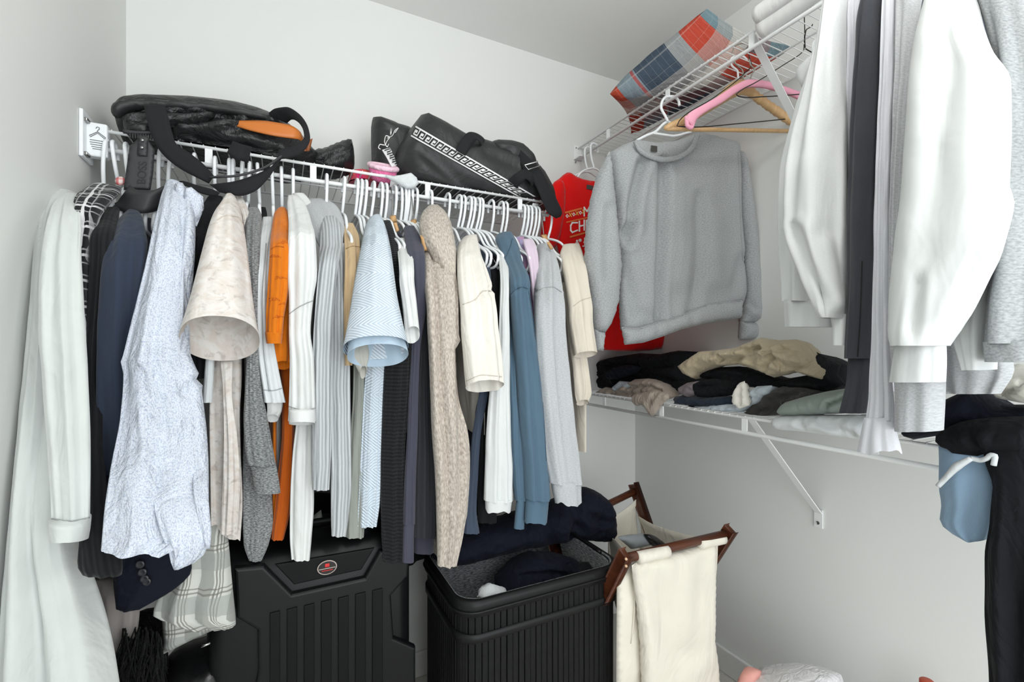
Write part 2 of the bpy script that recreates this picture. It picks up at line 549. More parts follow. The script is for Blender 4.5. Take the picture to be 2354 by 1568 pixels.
def stripes(k, coord, period, parts, col):
    f = k.math('FRACT', k.math('DIVIDE', coord, period))
    for a, b, c, alpha in parts:
        m = k.math('MULTIPLY', k.math('GREATER_THAN', f, a), k.math('LESS_THAN', f, b))
        col = k.mix(k.math('MULTIPLY', m, alpha), col, lin(c))
    return col
def plaid(name, basec, U, Vv, rough=.85, rot=0.0, wrinkle=.3, soft=.004, obj=False):
    k = NT(name, rough, .12); k.b.inputs['Sheen Weight'].default_value = .12
    src = k.uv()
    if rot or soft:
        mp = k.n('ShaderNodeMapping'); k.l(src, mp.inputs[0]); mp.inputs['Rotation'].default_value = (0, 0, rot); src = mp.outputs[0]
    x, y, z = k.sep(src)
    wob = k.math('MULTIPLY', k.math('SUBTRACT', k.noise(k.uv(), 14, 2), .5), soft * 4)
    x = k.math('ADD', x, wob); y = k.math('ADD', y, wob)
    col = k.mix(0.0, lin(basec), lin(basec))
    col = stripes(k, x, U[0], U[1], col); col = stripes(k, y, Vv[0], Vv[1], col)
    k.col(col)
    wv = k.noise(k.uv(), 1200, 1); wk = k.noise(k.ob(), 9, 3, .55, 1.3)
    k.bump([(wk, wrinkle, .03), (wv, .12, .0012)])
    return k.m
def plain(name, c, rough=.5, metal=0.0, spec=.5, coat=0.0, bumps=None, var=0.0):
    k = NT(name, rough, spec); k.b.inputs['Metallic'].default_value = metal; k.b.inputs['Coat Weight'].default_value = coat
    if var:
        k.col(k.mix(k.noise(k.ob(), 6, 3), tuple(x * (1 - var) for x in lin(c)[:3]) + (1,), tuple(min(1, x * (1 + var)) for x in lin(c)[:3]) + (1,)))
    else: k.col(lin(c))
    if bumps: k.bump([(k.noise(k.ob(), bumps[0], 3), bumps[1], bumps[2])])
    return k.m
def nylon(name, c, rough=.42, wr=.8, scale=16, spec=.5):
    k = NT(name, rough, spec); k.col(lin(c))
    wk = k.noise(k.ob(), scale, 4, .55, 1.6); wv = k.noise(k.uv(), 1500, 1)
    k.bump([(wk, wr, .02), (wv, .15, .0008)])
    return k.m
def wood(name, c, c2, sc=(1, 1, 14), rough=.4, scale=8):
    k = NT(name, rough, .45)
    f = k.noise(k.scale(k.ob(), *sc), scale, 4, .6, .6)
    k.col(k.mix(k.ramp(f, [(.3, (0, 0, 0, 1)), (.7, (1, 1, 1, 1))]), lin(c), lin(c2)))
    k.bump([(f, .15, .002)])
    return k.m

# ------------------------------------------------------------------ the room
def wallmat(name, c, rough=.75):
    k = NT(name, rough, .25)
    f = k.noise(k.ob(), 2.2, 3)
    k.col(k.mix(f, lin(tuple(v * .985 for v in c)), lin(c)))
    k.bump([(k.noise(k.ob(), 160, 3, .6), .06, .002)])
    return k.m
M_WALL = wallmat('wall_paint', (230, 231, 228))
M_CEIL = wallmat('ceiling_paint', (240, 241, 238), .85)
M_TRIM = plain('trim_paint', (228, 228, 225), .45)
kf = NT('carpet', .95, .1)
kf.col(kf.mix(kf.noise(kf.ob(), 240, 3), lin((196, 193, 187)), lin((222, 219, 213))))
kf.bump([(kf.noise(kf.ob(), 420, 2), .6, .006)])
M_FLOOR = kf.m
WT = .1
struct(box('floor', XL - WT, XR + WT, YF0 - WT, YB + WT, -WT, 0, M_FLOOR))
struct(box('ceiling', XL - WT, XR + WT, YF0 - WT, YB + WT, ZC, ZC + WT, M_CEIL))
struct(box('wall_back', XL - WT, XR + WT, YB, YB + WT, 0, ZC, M_WALL))
struct(box('wall_left', XL - WT, XL, YF0 - WT, YB, 0, ZC, M_WALL))
struct(box('wall_right', XR, XR + WT, YF0 - WT, YB, 0, ZC, M_WALL))
def joined(name, boxes, mat, parent=None):
    V = []; Fc = []
    for b in boxes:
        v, f = box_mesh(*b); o = len(V); V += v; Fc += [tuple(i + o for i in q) for q in f]
    return mk(name, V, Fc, mat, parent, smooth=False)
struct(joined('wall_front', [(XL, -.32, YF0 - WT, YF0, 0, ZC), (1.42, XR, YF0 - WT, YF0, 0, ZC), (-.32, 1.42, YF0 - WT, YF0, 2.27, ZC)], M_WALL))  # doorway opening widened for more even frontal light
struct(joined('trim_1', [(-.38, -.32, YF0 - .01, YF0 + .015, 0, 2.33), (1.42, 1.48, YF0 - .01, YF0 + .015, 0, 2.33), (-.32, 1.42, YF0 - .01, YF0 + .015, 2.27, 2.33)], M_TRIM))
def baseboard(name, x0, x1, y0, y1, nx, ny):
    o = box(name, x0, x1, y0, y1, 0, .0902, M_TRIM, bevel=.004)
    return struct(o)
baseboard('baseboard_back', XL, XR, YB - .013, YB, 0, 0)
baseboard('baseboard_right', XR - .013, XR, YF0, YB - .013, 0, 0)
baseboard('baseboard_left', XL, XL + .013, YF0, YB - .013, 0, 0)

# ceiling lamp (above the camera)
M_GLASSW = plain('opal_glass', (245, 243, 238), .3)
lamp = thing('ceiling_lamp', 'round white flush ceiling lamp above the middle of the closet', 'lamp', (.42, .10, 2.44))
def lathe(name, prof, c, mat, parent=None, n=32, axis='Z'):
    V = []; Fc = []
    for r, z in prof:
        for k in range(n):
            a = 2 * PI * k / n; V.append((c[0] + r * math.cos(a), c[1] + r * math.sin(a), c[2] + z))
    for i in range(len(prof) - 1):
        for k in range(n):
            a = i * n + k; b = i * n + (k + 1) % n; Fc.append((a, a + n, b + n, b))
    Fc.append(tuple(range(n))); Fc.append(tuple(range((len(prof) - 1) * n, len(prof) * n))[::-1])
    return mk(name, V, Fc, mat, parent)
lathe('base_plate', [(.19, -.022), (.19, 0)], (.42, .10, 2.44), M_TRIM, lamp)
lathe('shade', [(.02, -.088), (.10, -.08), (.15, -.06), (.175, -.022)], (.42, .10, 2.44), M_GLASSW, lamp)

# ------------------------------------------------------------------ wire shelves
M_WIRE = plain('white_epoxy', (238, 240, 240), .35)
M_PLAST = plain('white_plastic', (240, 243, 245), .35)
M_SCREW = plain('screw_steel', (150, 150, 148), .35, 1.0)
ZS, YFR = 1.712, 1.3733            # back shelf: height, front edge
XFR, ZU, ZLO = 1.164, 2.084, 1.017  # right shelves: front edge, heights
DROP = .043
XEND = .825; Y0R = -.28
def wire_shelf(name, label, along, a0, a1, front, back, z, spacers, mids):
    """along 'X' or 'Y': direction of the long rails"""
    P = (lambda a, d, zz: (a, d, zz)) if along == 'X' else (lambda a, d, zz: (d, a, zz))
    root = thing(name, label, 'shelf', P((a0 + a1) / 2, back, z))
    tube('front_rail', [P(a0, front, z), P(a1, front, z)], .0042, M_WIRE, root)
    tube('hang_rod', [P(a0, front, z - DROP), P(a1, front, z - DROP)], .0058, M_WIRE, root, n=10)
    sgn = 1 if back > front else -1
    tube('back_rail', [P(a0, back - sgn * .012, z - .003), P(a1, back - sgn * .012, z - .003)], .003, M_WIRE, root)
    for m in mids: tube('middle_rail', [P(a0, m, z - .004), P(a1, m, z - .004)], .003, M_WIRE, root)
    V, Fc = tube_mesh([P(0, back - sgn * .002, 0), P(0, front - sgn * .001, 0), P(0, front - sgn * .0045, -.004)], .0015, 6)
    me = bpy.data.meshes.new('cross_wire'); me.from_pydata([tuple(v) for v in V], [], Fc); me.materials.append(M_WIRE)
    n = int((a1 - a0) / .0254)
    off = wloc(root)
    for i in range(n + 1):
        o = bpy.data.objects.new('cross_wire', me); COL.objects.link(o); o.parent = root
        o.location = Vector(P(a0 + .006 + i * .0254, 0, z + .0045)) - off
    for s in spacers:
        q = [P(s - .008, front - .0025, 0), P(s + .008, front + .0025, 0)]
        box('spacer', min(q[0][0], q[1][0]), max(q[0][0], q[1][0]), min(q[0][1], q[1][1]), max(q[0][1], q[1][1]), z - DROP + .004, z - .002, M_WIRE, root)
    return root
def xs(px): return at(px, 440, Y=YFR).x
def ysr(px): return at(px, 900, X=XFR).y
shelf_b = wire_shelf('wire_shelf', 'white wire shelf with hanging rod on the back wall, full of clothes', 'X', XL + .043, XEND, YFR, YB, ZS, [xs(480), xs(720), xs(983), xs(1195)], [1.53])
shelf_u = wire_shelf('wire_shelf', 'high white wire shelf with rod on the right wall, carrying the plaid pillow', 'Y', Y0R, YB - .004, XFR, XR, ZU, [at(1728, 90, X=XFR).y, at(1535, 225, X=XFR).y, at(1398, 310, X=XFR).y, .3, -.1], [1.317])
shelf_l = wire_shelf('wire_shelf', 'low white wire shelf on the right wall under the folded clothes', 'Y', Y0R, YB - .004, XFR, XR, ZLO, [ysr(1389), ysr(1521), ysr(1712), ysr(2010), -.05], [1.317])
# diagonal braces
def brace(root, x, y, z0, wall_x, drop):
    p0 = Vector((x, y, z0)); p1 = Vector((wall_x - .003, y, z0 - drop))
    A = [p0 + Vector((0, -.011, 0)), p1 + Vector((0, -.011, 0))]; B = [p0 + Vector((0, .011, 0)), p1 + Vector((0, .011, 0))]
    b = band('brace', A, B, .003, M_WIRE, root, n=4, sub=3); b.data.polygons.foreach_set('use_smooth', [False] * len(b.data.polygons))
    box('brace_foot', wall_x - .005, wall_x - .0005, y - .013, y + .013, p1.z - .045, p1.z + .012, M_WIRE, b, bevel=.001)
    lathe_x = [(wall_x - .008, y + .005 * math.cos(a), p1.z - .03 + .005 * math.sin(a)) for a in np.linspace(0, 2 * PI, 12, endpoint=False)]
    V = lathe_x + [(wall_x - .005, p[1], p[2]) for p in lathe_x]
    mk('screw', V, [tuple(range(12))] + [(i, (i + 1) % 12, 12 + (i + 1) % 12, 12 + i) for i in range(12)], M_SCREW, b)
brace(shelf_u, XFR + .01, at(1724, 82, X=XFR).y, ZU - .005, XR, .31)
brace(shelf_l, XFR + .01, at(1722, 970, X=XFR).y, ZLO - .005, XR, .31)
brace(shelf_l, XFR + .01, .12, ZLO - .005, XR, .31)
def brace_b(root, x):
    p0 = Vector((x, YFR + .01, ZS - .005)); p1 = Vector((x, YB - .003, ZS - .31))
    d = Vector((.011, 0, 0))
    band('brace', [p0 - d, p1 - d], [p0 + d, p1 + d], .004, M_WIRE, root, n=4, sub=3)
brace_b(shelf_b, .30); brace_b(shelf_b, .78)
# end bracket of the high shelf on the back wall
def end_clip(root, x, z):
    V, Fc = box_mesh(x - .022, x + .02, YB - .004, YB - .0005, z - .05, z + .012, .001); mk('end_bracket', V, Fc, M_WIRE, root, smooth=False)
    V, Fc = box_mesh(x - .022, x + .012, YB - .05, YB - .003, z - .052, z - .044, .002); mk('end_bracket', V, Fc, M_WIRE, root, smooth=False)
    V, Fc = box_mesh(x - .014, x - .010, YB - .009, YB - .004, z - .002, z + .003, .001); mk('screw', V, Fc, M_SCREW, root, smooth=False)
    V, Fc = box_mesh(x - .018, x - .012, YB - .009, YB - .004, z - .064, z - .058, .001); mk('screw', V, Fc, M_SCREW, root, smooth=False)
end_clip(shelf_u, XFR, ZU)
end_clip(shelf_l, XFR, ZLO)

# end bracket with printed panel on the left wall
br = thing('shelf_end_bracket', 'white plastic shelf end bracket with printed hanger sign on the left wall', 'bracket', (XL, YFR, ZS - .06))
M_PRINT = plain('grey_print', (92, 96, 98), .7)
tl, tr_ = at(182, 268, X=XL + .002), at(186, 358, X=XL + .002)
box('wall_plate', XL + .0005, XL + .008, YFR - .035, YFR + .03, ZS - .075, ZS + .030, M_PLAST, br, bevel=.002)
fz0, fz1 = ZS - .065, ZS + .012
V, Fc = box_mesh(XL + .006, XL + .044, YFR - .012, YFR + .012, fz0, fz1, .004, 3); mk('panel', V, Fc, M_PLAST, br, smooth=False)
V, Fc = box_mesh(XL + .006, XL + .014, YFR - .030, YFR - .008, ZS + .006, ZS + .014, .002); mk('screw', V, Fc, M_SCREW, br, smooth=False)
V, Fc = box_mesh(XL + .006, XL + .014, YFR - .030, YFR - .008, ZS - .070, ZS - .062, .002); mk('screw', V, Fc, M_SCREW, br, smooth=False)
yy = YFR - .0128; c0 = XL + .027; zh = ZS - .012
tube('hanger_sign', [(c0 - .003, yy, zh + .010), (c0 - .001, yy, zh + .014), (c0 + .003, yy, zh + .013), (c0 + .003, yy, zh + .009), (c0, yy, zh + .006), (c0, yy, zh + .003), (c0 + .0145, yy, zh - .008), (c0 + .013, yy, zh - .011), (c0, yy, zh - .0), (c0 - .013, yy, zh - .011), (c0 - .0145, yy, zh - .008), (c0, yy, zh + .003)], .0007, M_PRINT, br, n=5)
for i, (dz, wdt) in enumerate(((-.017, .0135), (-.022, .014), (-.027, .013), (-.032, .011), (-.0365, .009))):
    V, Fc = box_mesh(c0 - wdt, c0 + wdt, yy - .0002, yy + .0008, zh + dz - .0006, zh + dz + .0006); mk('print_line', V, Fc, M_PRINT, br, smooth=False)

# ------------------------------------------------------------------ cloth materials
M_ROBE = fabric('terry_white', (204, 208, 205), .95, weave=500, wrinkle=.3, sheen=.4)
M_FLAN = plaid('black_check_flannel', (30, 31, 34), (.048, [(0, .10, (225, 225, 225), .85), (.22, .28, (200, 200, 200), .6), (.70, .76, (200, 200, 200), .6)]), (.048, [(0, .10, (225, 225, 225), .85), (.22, .28, (200, 200, 200), .55), (.70, .76, (200, 200, 200), .55)]))
M_PIN = ribbed('black_pinstripe', (34, 35, 37), .0085, .55, depth=.0008)
M_NAVYB = fabric('navy_wool', (52, 60, 76), .9, heather=.25, c2=(40, 48, 63), wrinkle=.25)
M_NAVYD = fabric('dark_navy', (18, 22, 34), .8, wrinkle=.5, wscale=12, sheen=.02)
kd = NT('blue_dot_cotton', .8, .2)
dm = kd.ramp(kd.noise(kd.scale(kd.uv(), 1, .62), 520, 1, .5, .4), [(.50, (0, 0, 0, 1)), (.60, (1, 1, 1, 1))])
kd.col(kd.mix(kd.math('MULTIPLY', dm, .7), lin((206, 211, 220)), lin((160, 171, 194))))
kd.bump([(kd.noise(kd.scale(kd.ob(), 1, 1, .6), 12, 4, .6, 2.0), .6, .03)])
M_DOT = kd.m
M_BLACK = fabric('black_cotton', (26, 27, 29), .85, wrinkle=.3, sheen=.03)
M_CHAR = fabric('charcoal_cotton', (50, 52, 57), .9, wrinkle=.2)
kt = NT('sand_floral', .85, .15)
a1 = kt.noise(kt.uv(), 28, 4, .6, 1.0); a2 = kt.noise(kt.scale(kt.uv(), 1, 1), 55, 3, .6, .6)
tc = kt.mix(kt.ramp(a1, [(.42, (0, 0, 0, 1)), (.58, (1, 1, 1, 1))]), lin((207, 198, 190)), lin((216, 212, 207)))
tc = kt.mix(kt.math('MULTIPLY', kt.ramp(a2, [(.55, (0, 0, 0, 1)), (.68, (1, 1, 1, 1))]), .55), tc, lin((166, 156, 150)))
kt.col(tc); kt.bump([(kt.noise(kt.ob(), 10, 3, .6, 1.2), .25, .03), (kt.noise(kt.uv(), 1200, 1), .15, .001)])
M_FLOR = kt.m
M_GKNIT = fabric('grey_marl_knit', (158, 161, 161), .95, heather=.85, c2=(58, 61, 62), weave=500, wrinkle=.2, hs=(200, 420))
M_WHITE = fabric('white_cotton', (212, 216, 217), .85, wrinkle=.3)
M_WHITE2 = fabric('white_fleece', (212, 215, 214), .9, wrinkle=.16, var=.02)
M_OWHITE = fabric('off_white_cotton', (218, 220, 218), .85, wrinkle=.3)
M_ORANGE = fabric('orange_pique', (214, 118, 20), .8, heather=.25, c2=(170, 82, 10), wrinkle=.3, hs=(60, 30))
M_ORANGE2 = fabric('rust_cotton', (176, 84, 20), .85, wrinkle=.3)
M_RIBG = ribbed('grey_rib_knit', (198, 202, 204), .0072, .62, heather=.2)
M_TAN = fabric('camel_twill', (203, 176, 138), .8, wrinkle=.35)
M_SAGE = fabric('sage_grey', (148, 152, 144), .85, wrinkle=.25)
M_SAGE2 = fabric('stone_cotton', (186, 185, 176), .85, wrinkle=.35)
kq = NT('pale_blue_quilt', .8, .2)
qx, qy, qz = kq.sep(kq.uv())
zig = kq.math('PINGPONG', qy, .045)
sw = kq.math('SINE', kq.math('MULTIPLY', kq.math('ADD', kq.math('MULTIPLY', zig, 1.0), kq.math('MULTIPLY', qx, .75)), 2 * PI / .0072))
qf = kq.math('MULTIPLY_ADD', sw, .5, .5)
kq.col(kq.mix(qf, lin((186, 200, 214)), lin((220, 229, 236))))
kq.bump([(qf, .8, .0022), (kq.noise(kq.ob(), 8, 2), .2, .02)])
M_QUILT = kq.m
M_QIN = fabric('pale_blue_inside', (176, 196, 212), .85, wrinkle=.2)
M_BRIB = ribbed('black_rib', (34, 35, 37), .009, .45, axis=1, depth=.002)
M_PLUM = fabric('slate_cotton', (70, 71, 84), .9, wrinkle=.15)
M_CHAR2 = fabric('black_melange', (45, 47, 50), .9, heather=.3, c2=(60, 62, 66), wrinkle=.2)
M_BEIGE = fabric('beige_melange_knit', (204, 195, 184), .95, heather=.75, c2=(138, 126, 114), weave=350, wrinkle=.2, hs=(330, 90))
M_CREAM = fabric('cream_cotton', (226, 222, 213), .85, wrinkle=.35)
M_CREAM2 = fabric('ecru_cotton', (222, 213, 198), .85, wrinkle=.3)
M_SLATE = fabric('slate_navy', (66, 76, 92), .85, wrinkle=.2)
M_BLUE = fabric('steel_blue_fleece', (84, 108, 126), .9, wrinkle=.14, heather=.12, c2=(64, 86, 102))
M_LILAC = fabric('lilac_pink', (220, 202, 218), .85, wrinkle=.3)
M_LGREY = fabric('light_grey_heather', (194, 196, 198), .92, heather=.5, c2=(146, 149, 152), wrinkle=.15, hs=(260, 420))
M_GREYH = fabric('grey_heather', (180, 183, 184), .92, heather=.6, c2=(120, 124, 127), wrinkle=.14, hs=(230, 380))
M_RED = fabric('bright_red', (224, 16, 14), .8, wrinkle=.2)
M_WGREY = fabric('white_grey_heather', (224, 226, 226), .92, heather=.25, c2=(196, 199, 200), wrinkle=.14, hs=(400, 700))
M_LAV = fabric('pale_lavender_grey', (214, 215, 220), .92, heather=.25, c2=(184, 186, 192), wrinkle=.14, hs=(420, 700))
M_CHARJ = fabric('charcoal_fleece', (60, 62, 67), .92, wrinkle=.14, heather=.3, c2=(48, 50, 54))
M_PLAIDG = plaid('grey_plaid', (196, 198, 192), (.058, [(0, .42, (140, 142, 136), .8), (.48, .53, (104, 100, 92), .75), (.58, .62, (104, 100, 92), .75), (.67, .71, (104, 100, 92), .65)]), (.085, [(.0, .40, (146, 150, 146), .6), (.46, .50, (110, 108, 102), .7), (.56, .59, (110, 108, 102), .7)]))
M_TAUPE = fabric('taupe_wool', (150, 144, 140), .9, wrinkle=.3)
M_LBLUE = fabric('light_denim', (146, 172, 196), .88, wrinkle=.3, heather=.2, c2=(116, 146, 174))

# ------------------------------------------------------------------ hangers
ZROD = ZS - DROP
def hanger_pts(hook_r=.017, hook_drop=.085, half=.165, fall=.098, depth=.150):
    """white tubular hanger in its own plane: s = sideways (towards camera negative), z up; hook centre at 0,0"""
    hook = [(hook_r * math.cos(a), hook_r * math.sin(a)) for a in np.linspace(-.5, PI, 14)]
    hook = [(hook_r + .001, -.020), (hook_r + .001, -.008)] + hook[2:] + [(-hook_r, -.02), (-hook_r * .8, -.045), (0, -hook_drop)]
    y0 = -hook_drop
    frame = [(0, y0 - .002), (-.03, y0 - .010), (-.06, y0 - .026), (-half * .6, y0 - fall * .72), (-half * .92, y0 - fall), (-half, y0 - fall - .015), (-half * .985, y0 - fall - .034), (-half * .90, y0 - fall - .045),
             (0, y0 - depth), (half * .90, y0 - fall - .045), (half * .985, y0 - fall - .034), (half, y0 - fall - .015), (half * .92, y0 - fall), (half * .6, y0 - fall * .72), (.06, y0 - .026), (.03, y0 - .010)]
    return hook, frame
def smooth_closed(P, n):
    P = [P[-2], P[-1]] + P + [P[0], P[1]]
    P = np.array(P, float); t = np.r_[0, np.cumsum(np.linalg.norm(np.diff(P, axis=0), axis=1))]
    q = np.linspace(t[2], t[-2], n, endpoint=False)
    return catmull(t, P, q)
def hanger_mesh(name, mat, r=.0042, axis='B', **kk):
    hook, frame = hanger_pts(**kk)
    H = np.array(hook); t = np.r_[0, np.cumsum(np.linalg.norm(np.diff(H, axis=0), axis=1))]
    H = catmull(t, H, np.linspace(0, t[-1], 44)); Fm = smooth_closed(frame, 90)
    m3 = (lambda s, z: (0, s, z)) if axis == 'B' else (lambda s, z: (s, 0, z))
    V, Fc = tube_mesh([m3(*p) for p in H], r, 8)
    v2, f2 = tube_mesh([m3(*p) for p in Fm], r, 8, closed=True)
    o = len(V); V = list(V) + list(v2); Fc += [tuple(i + o for i in q) for q in f2]
    me = bpy.data.meshes.new(name); me.from_pydata([tuple(v) for v in V], [], Fc)
    me.polygons.foreach_set('use_smooth', [True] * len(me.polygons)); me.materials.append(mat); return me
HM_B = hanger_mesh('plastic_hanger', M_PLAST, .0042, 'B')
HM_S = hanger_mesh('plastic_hanger', M_PLAST, .0042, 'B', half=.10, fall=.07, depth=.12)
HM_R = hanger_mesh('plastic_hanger', M_PLAST, .0042, 'R')
ORD = ['first', 'second', 'third', 'fourth', 'fifth', 'sixth', 'seventh', 'eighth', 'ninth', 'tenth', '11th', '12th', '13th', '14th', '15th', '16th', '17th', '18th', '19th', '20th', '21st', '22nd', '23rd', '24th', '25th', '26th', '27th', '28th', '29th', '30th', '31st', '32nd', '33rd', '34th', '35th', '36th', '37th', '38th', '39th', '40th', '41st', '42nd', '43rd', '44th', '45th', '46th', '47th', '48th']
HOOKS = [(240, 4, 0), (258, -6, 0), (287, -4, 0), (366, 3, 0), (391, 5, 0), (445, 0, 0), (493, 0, 0), (526, 0, 0), (535, 0, 0), (556, 2, 0), (573, 2, 0), (592, -3, 0), (625, -2, 0), (647, -1, 0), (674, 0, 0), (752, 1, 0),
         (792, 3, 4), (822, 3, 6), (832, 4, 6), (842, 3, 8), (860, 4, 6), (878, 1, 8), (889, 1, 8), (909, 0, 12), (922, -2, 12), (931, -2, 14), (938, 1, 14), (946, 1, 14), (957, 0, 16),
         (993, 0, 4), (1033, 2, 8), (1059, 3, 14), (1068, 3, 14), (1082, 4, 16), (1090, 4, 18), (1101, 3, 18), (1108, 2, 20), (1134, 0, 10), (1157, 1, 8), (1166, 1, 8), (1206, 3, 8), (1214, 2, 10), (1222, 1, 12), (1231, 2, 16), (1239, 2, 14), (1266, 1, 20)]
_ht = [(80, .0)]
for i, (px, lean, yaw) in enumerate(HOOKS):
    o = bpy.data.objects.new('plastic_hanger', HM_S if px < 700 else HM_B); COL.objects.link(o)
    yr = 440 if px > 500 else 380
    o.location = (at(px, yr, Y=YFR - .017).x, YFR, ZROD + .0)
    o.rotation_euler = (0, math.radians(lean), math.radians(yaw * .9))
    o.location.z = ZROD - .0058 - .0042 + .017 - .003
    tag(o, 'white plastic hanger, %s hook from the left on the back rod' % ORD[i], 'hanger', 'white hangers on the back rod')

# ------------------------------------------------------------------ clothes on the back rod
_seed = [10]
def garment(name, label, cat, mat, main, hem=None, parts=(), ax='B', front=1.13, group=None, mainname='sleeve', body=True, thick=.011, half=.155, bodymat=None, **kw):
    _seed[0] += 1; sd = _seed[0]
    R = parse(main); y, a, b, pl, dp = R[-1]
    k = {'Y': front + .1} if ax == 'B' else {'X': front + .1}
    b0 = at((a + b) / 2, hem or y, **k)
    root = thing(name, label, cat, b0, group)
    loft(mainname, main, mat, root, ax=ax, front=front, seed=sd, **kw)
    if body: slab('body', R, hem or y, bodymat or mat, root, ax=ax, front=front, thick=thick, half=half, seed=sd)
    for p in parts:
        nm, rows, m, k2 = p
        _seed[0] += 1
        k2 = dict(k2); fr = k2.pop('front', front)
        loft(nm, rows, m or mat, root, ax=ax, front=fr, seed=_seed[0], **k2)
    return root
GB = 'clothes on the back rod'
# 1 white robe
robe = garment('bathrobe', 'long white terry bathrobe at the left end of the back rod', 'robe', M_ROBE,
    '446:150,178@1.24 465:126,182@1.17 500:112,186@1.10 600:95,187@1.05 750:89,195@1.01 880:98,202@.985 1000:106,206@.97 1100:113,207@.965 1195:119,205@.96',
    hem=1300, group=GB, front=1.12, amp=.012, folds=3, mainname='sleeve', body=False,
    parts=[('cuff', '1192:117,206@.96 1215:119,204@.96 1240:121,199@.96', None, dict(flat_top=True, depth=.034, tilt=.007, amp=.003)),
           ('body', '450:140,185@1.30 480:112,186@1.24 560:88,190@1.17 700:74,195@1.13 900:54,190@1.09 1100:34,176@1.05 1250:19,190@1.03 1330:12,216@1.02 1430:4,248@1.0 1568:-6,274@.985 1700:-14,285@.985', None, dict(amp=.022, folds=4.2, depth=.05, n=60))])
# 2 flannel
flan = garment('flannel_shirt', 'black and white checked flannel shirt beside the white robe', 'shirt', M_FLAN,
    '432:205,278@1.27 445:184,272@1.22 465:172,250@1.17 500:170,226@1.14 560:172,210 640:178,205 740:188,206 800:194,208', hem=1150, group=GB, front=1.135, depth=.03, drop=.05)
# 3 black pinstripe
garment('pinstripe_coat', 'black pinstriped coat between the checked flannel and the navy blazer', 'coat', M_PIN,
    '478:240,276@1.28 500:222,272@1.2 560:207,262 700:201,250 850:196,238 1000:194,236@1.09 1100:190,244@1.05 1180:186,252@1.01 1250:182,268@.975 1300:179,282@.965 1320:190,280@.965', group=GB, front=1.125, amp=.003, cap_bot=True, hem=1250)
# 4 navy blazer
bl = garment('blazer', 'navy blue blazer with buttoned cuff behind the dotted shirt', 'jacket', M_NAVYB,
    '482:296,316@1.27 496:280,326@1.23 525:260,333@1.17 570:242,339@1.13 650:230,335 800:223,322 1000:222,330 1100:230,352', group=GB, front=1.115, amp=.012, folds=2.5, hem=1340,
    parts=[('sleeve_end', '1090:229,350@1.115 1180:246,412@1.10 1265:258,438@1.09 1310:260,441@1.085 1350:262,405@1.085 1388:268,335@1.085', M_NAVYD, dict(flat_top=True, amp=.004, depth=.03, cap_bot=True))])
M_BTN = plain('dark_button', (28, 30, 36), .25, 0, .6)
for (bx, by) in ((323, 1297), (328, 1315), (333, 1330), (338, 1337)):
    p = at(bx, by, Y=1.052)
    lathe('button', [(.0075, 0), (.0075, .002), (.006, .004), (.004, .003)], (0, 0, 0), M_BTN)
    o = bpy.context.scene.collection.objects[-1]
    o.parent = bl; o.rotation_euler = (PI / 2, 0, -.2); o.location = p - wloc(bl)
# grey lapel sliver
# 5 dotted dress shirt
ds = garment('dress_shirt', 'white dress shirt with tiny blue dots and a collar', 'shirt', M_DOT,
    '424:384,418@1.25 445:374,440@1.21 480:364,446@1.16 560:346,447@1.11 650:325,442@1.09 750:300,437@1.07 815:284,436@1.06 832:278,442@1.06 860:284,456@1.06 950:278,471@1.045 1050:260,479@1.01 1150:244,480@.965 1225:236,482@.935 1262:233,420@.925', group=GB, front=1.08, hem=1180, amp=.012, folds=3.5, depth=.036, n=64, half=.14,
    creases=[([(335, 930), (420, 900), (455, 870)], 7, .006), ([(335, 965), (420, 975)], 6, .006), ([(330, 850), (345, 1000), (370, 1150), (385, 1290)], 7, .008), ([(415, 990), (385, 1110)], 6, .005), ([(425, 500), (432, 700), (420, 860)], 7, .004)],
    parts=[('shirt_tail', '1090:352,476@1.0/.004 1150:352,480@.945/.010 1230:372,484@.91/.012 1270:388,472@.905/.010 1298:394,440@.905/.008 1308:399,412@.905/.005', None, dict(flat_top=True, amp=.006, cap_bot=True)),
           ('placket', '1040:448,474@1.02/.003 1120:444,478@.95/.006 1180:452,482@.92/.008 1230:466,486@.905/.008 1258:474,484@.90/.006', None, dict(flat_top=True, amp=.004, cap_bot=True))])
puff('collar', [(425, 432), (440, 430), (467, 452), (469, 480), (452, 521), (428, 492), (422, 460)], PY(1.155), .004, M_DOT, ds, res=.008, wr=.001, rnd=0, R=.004)
puff('collar', [(398, 418), (420, 420), (432, 440), (428, 470), (412, 462), (402, 440)], PY(1.165), .004, M_DOT, ds, res=.008, wr=.001, rnd=0, R=.004)
# 6 black jacket
garment('black_jacket', 'black jacket right of the dotted dress shirt', 'jacket', M_BLACK,
    '452:478,512@1.33 480:462,512@1.27 520:452,508@1.2 560:446,500 640:438,474 780:436,480 870:432,480', group=GB, front=1.15)
# 7 sand floral shirt
fl = garment('floral_shirt', 'sand floral short sleeved shirt with wide sleeve opening', 'shirt', M_FLOR,
    '462:520,545@1.24 478:507,552@1.20 500:491,557@1.15 560:471,566@1.10 640:451,576@1.07 700:436,583@1.055 750:421,591@1.045 781:413,597@1.04', group=GB, front=1.07, tilt=.042, depth=.062, amp=.007, folds=2.4, n=64, body=False, hem=1240,
    parts=[('body', '790:488,556@1.18 860:482,556@1.16 950:481,552@1.16 1050:482,554@1.16 1150:483,558@1.16 1236:484,553@1.16', None, dict(amp=.01, flat_top=True, wave=.004)),
           ('button_placket', '830:506,536@1.125/.006 900:512,534@1.125/.006 1000:514,545@1.125/.006 1100:512,552@1.125/.006 1228:508,546@1.125/.006', None, dict(flat_top=True, amp=.003)),
           ('far_shoulder', '452:536,556@1.33 470:545,566@1.30 500:556,574@1.25 560:564,574@1.2', None, {})])
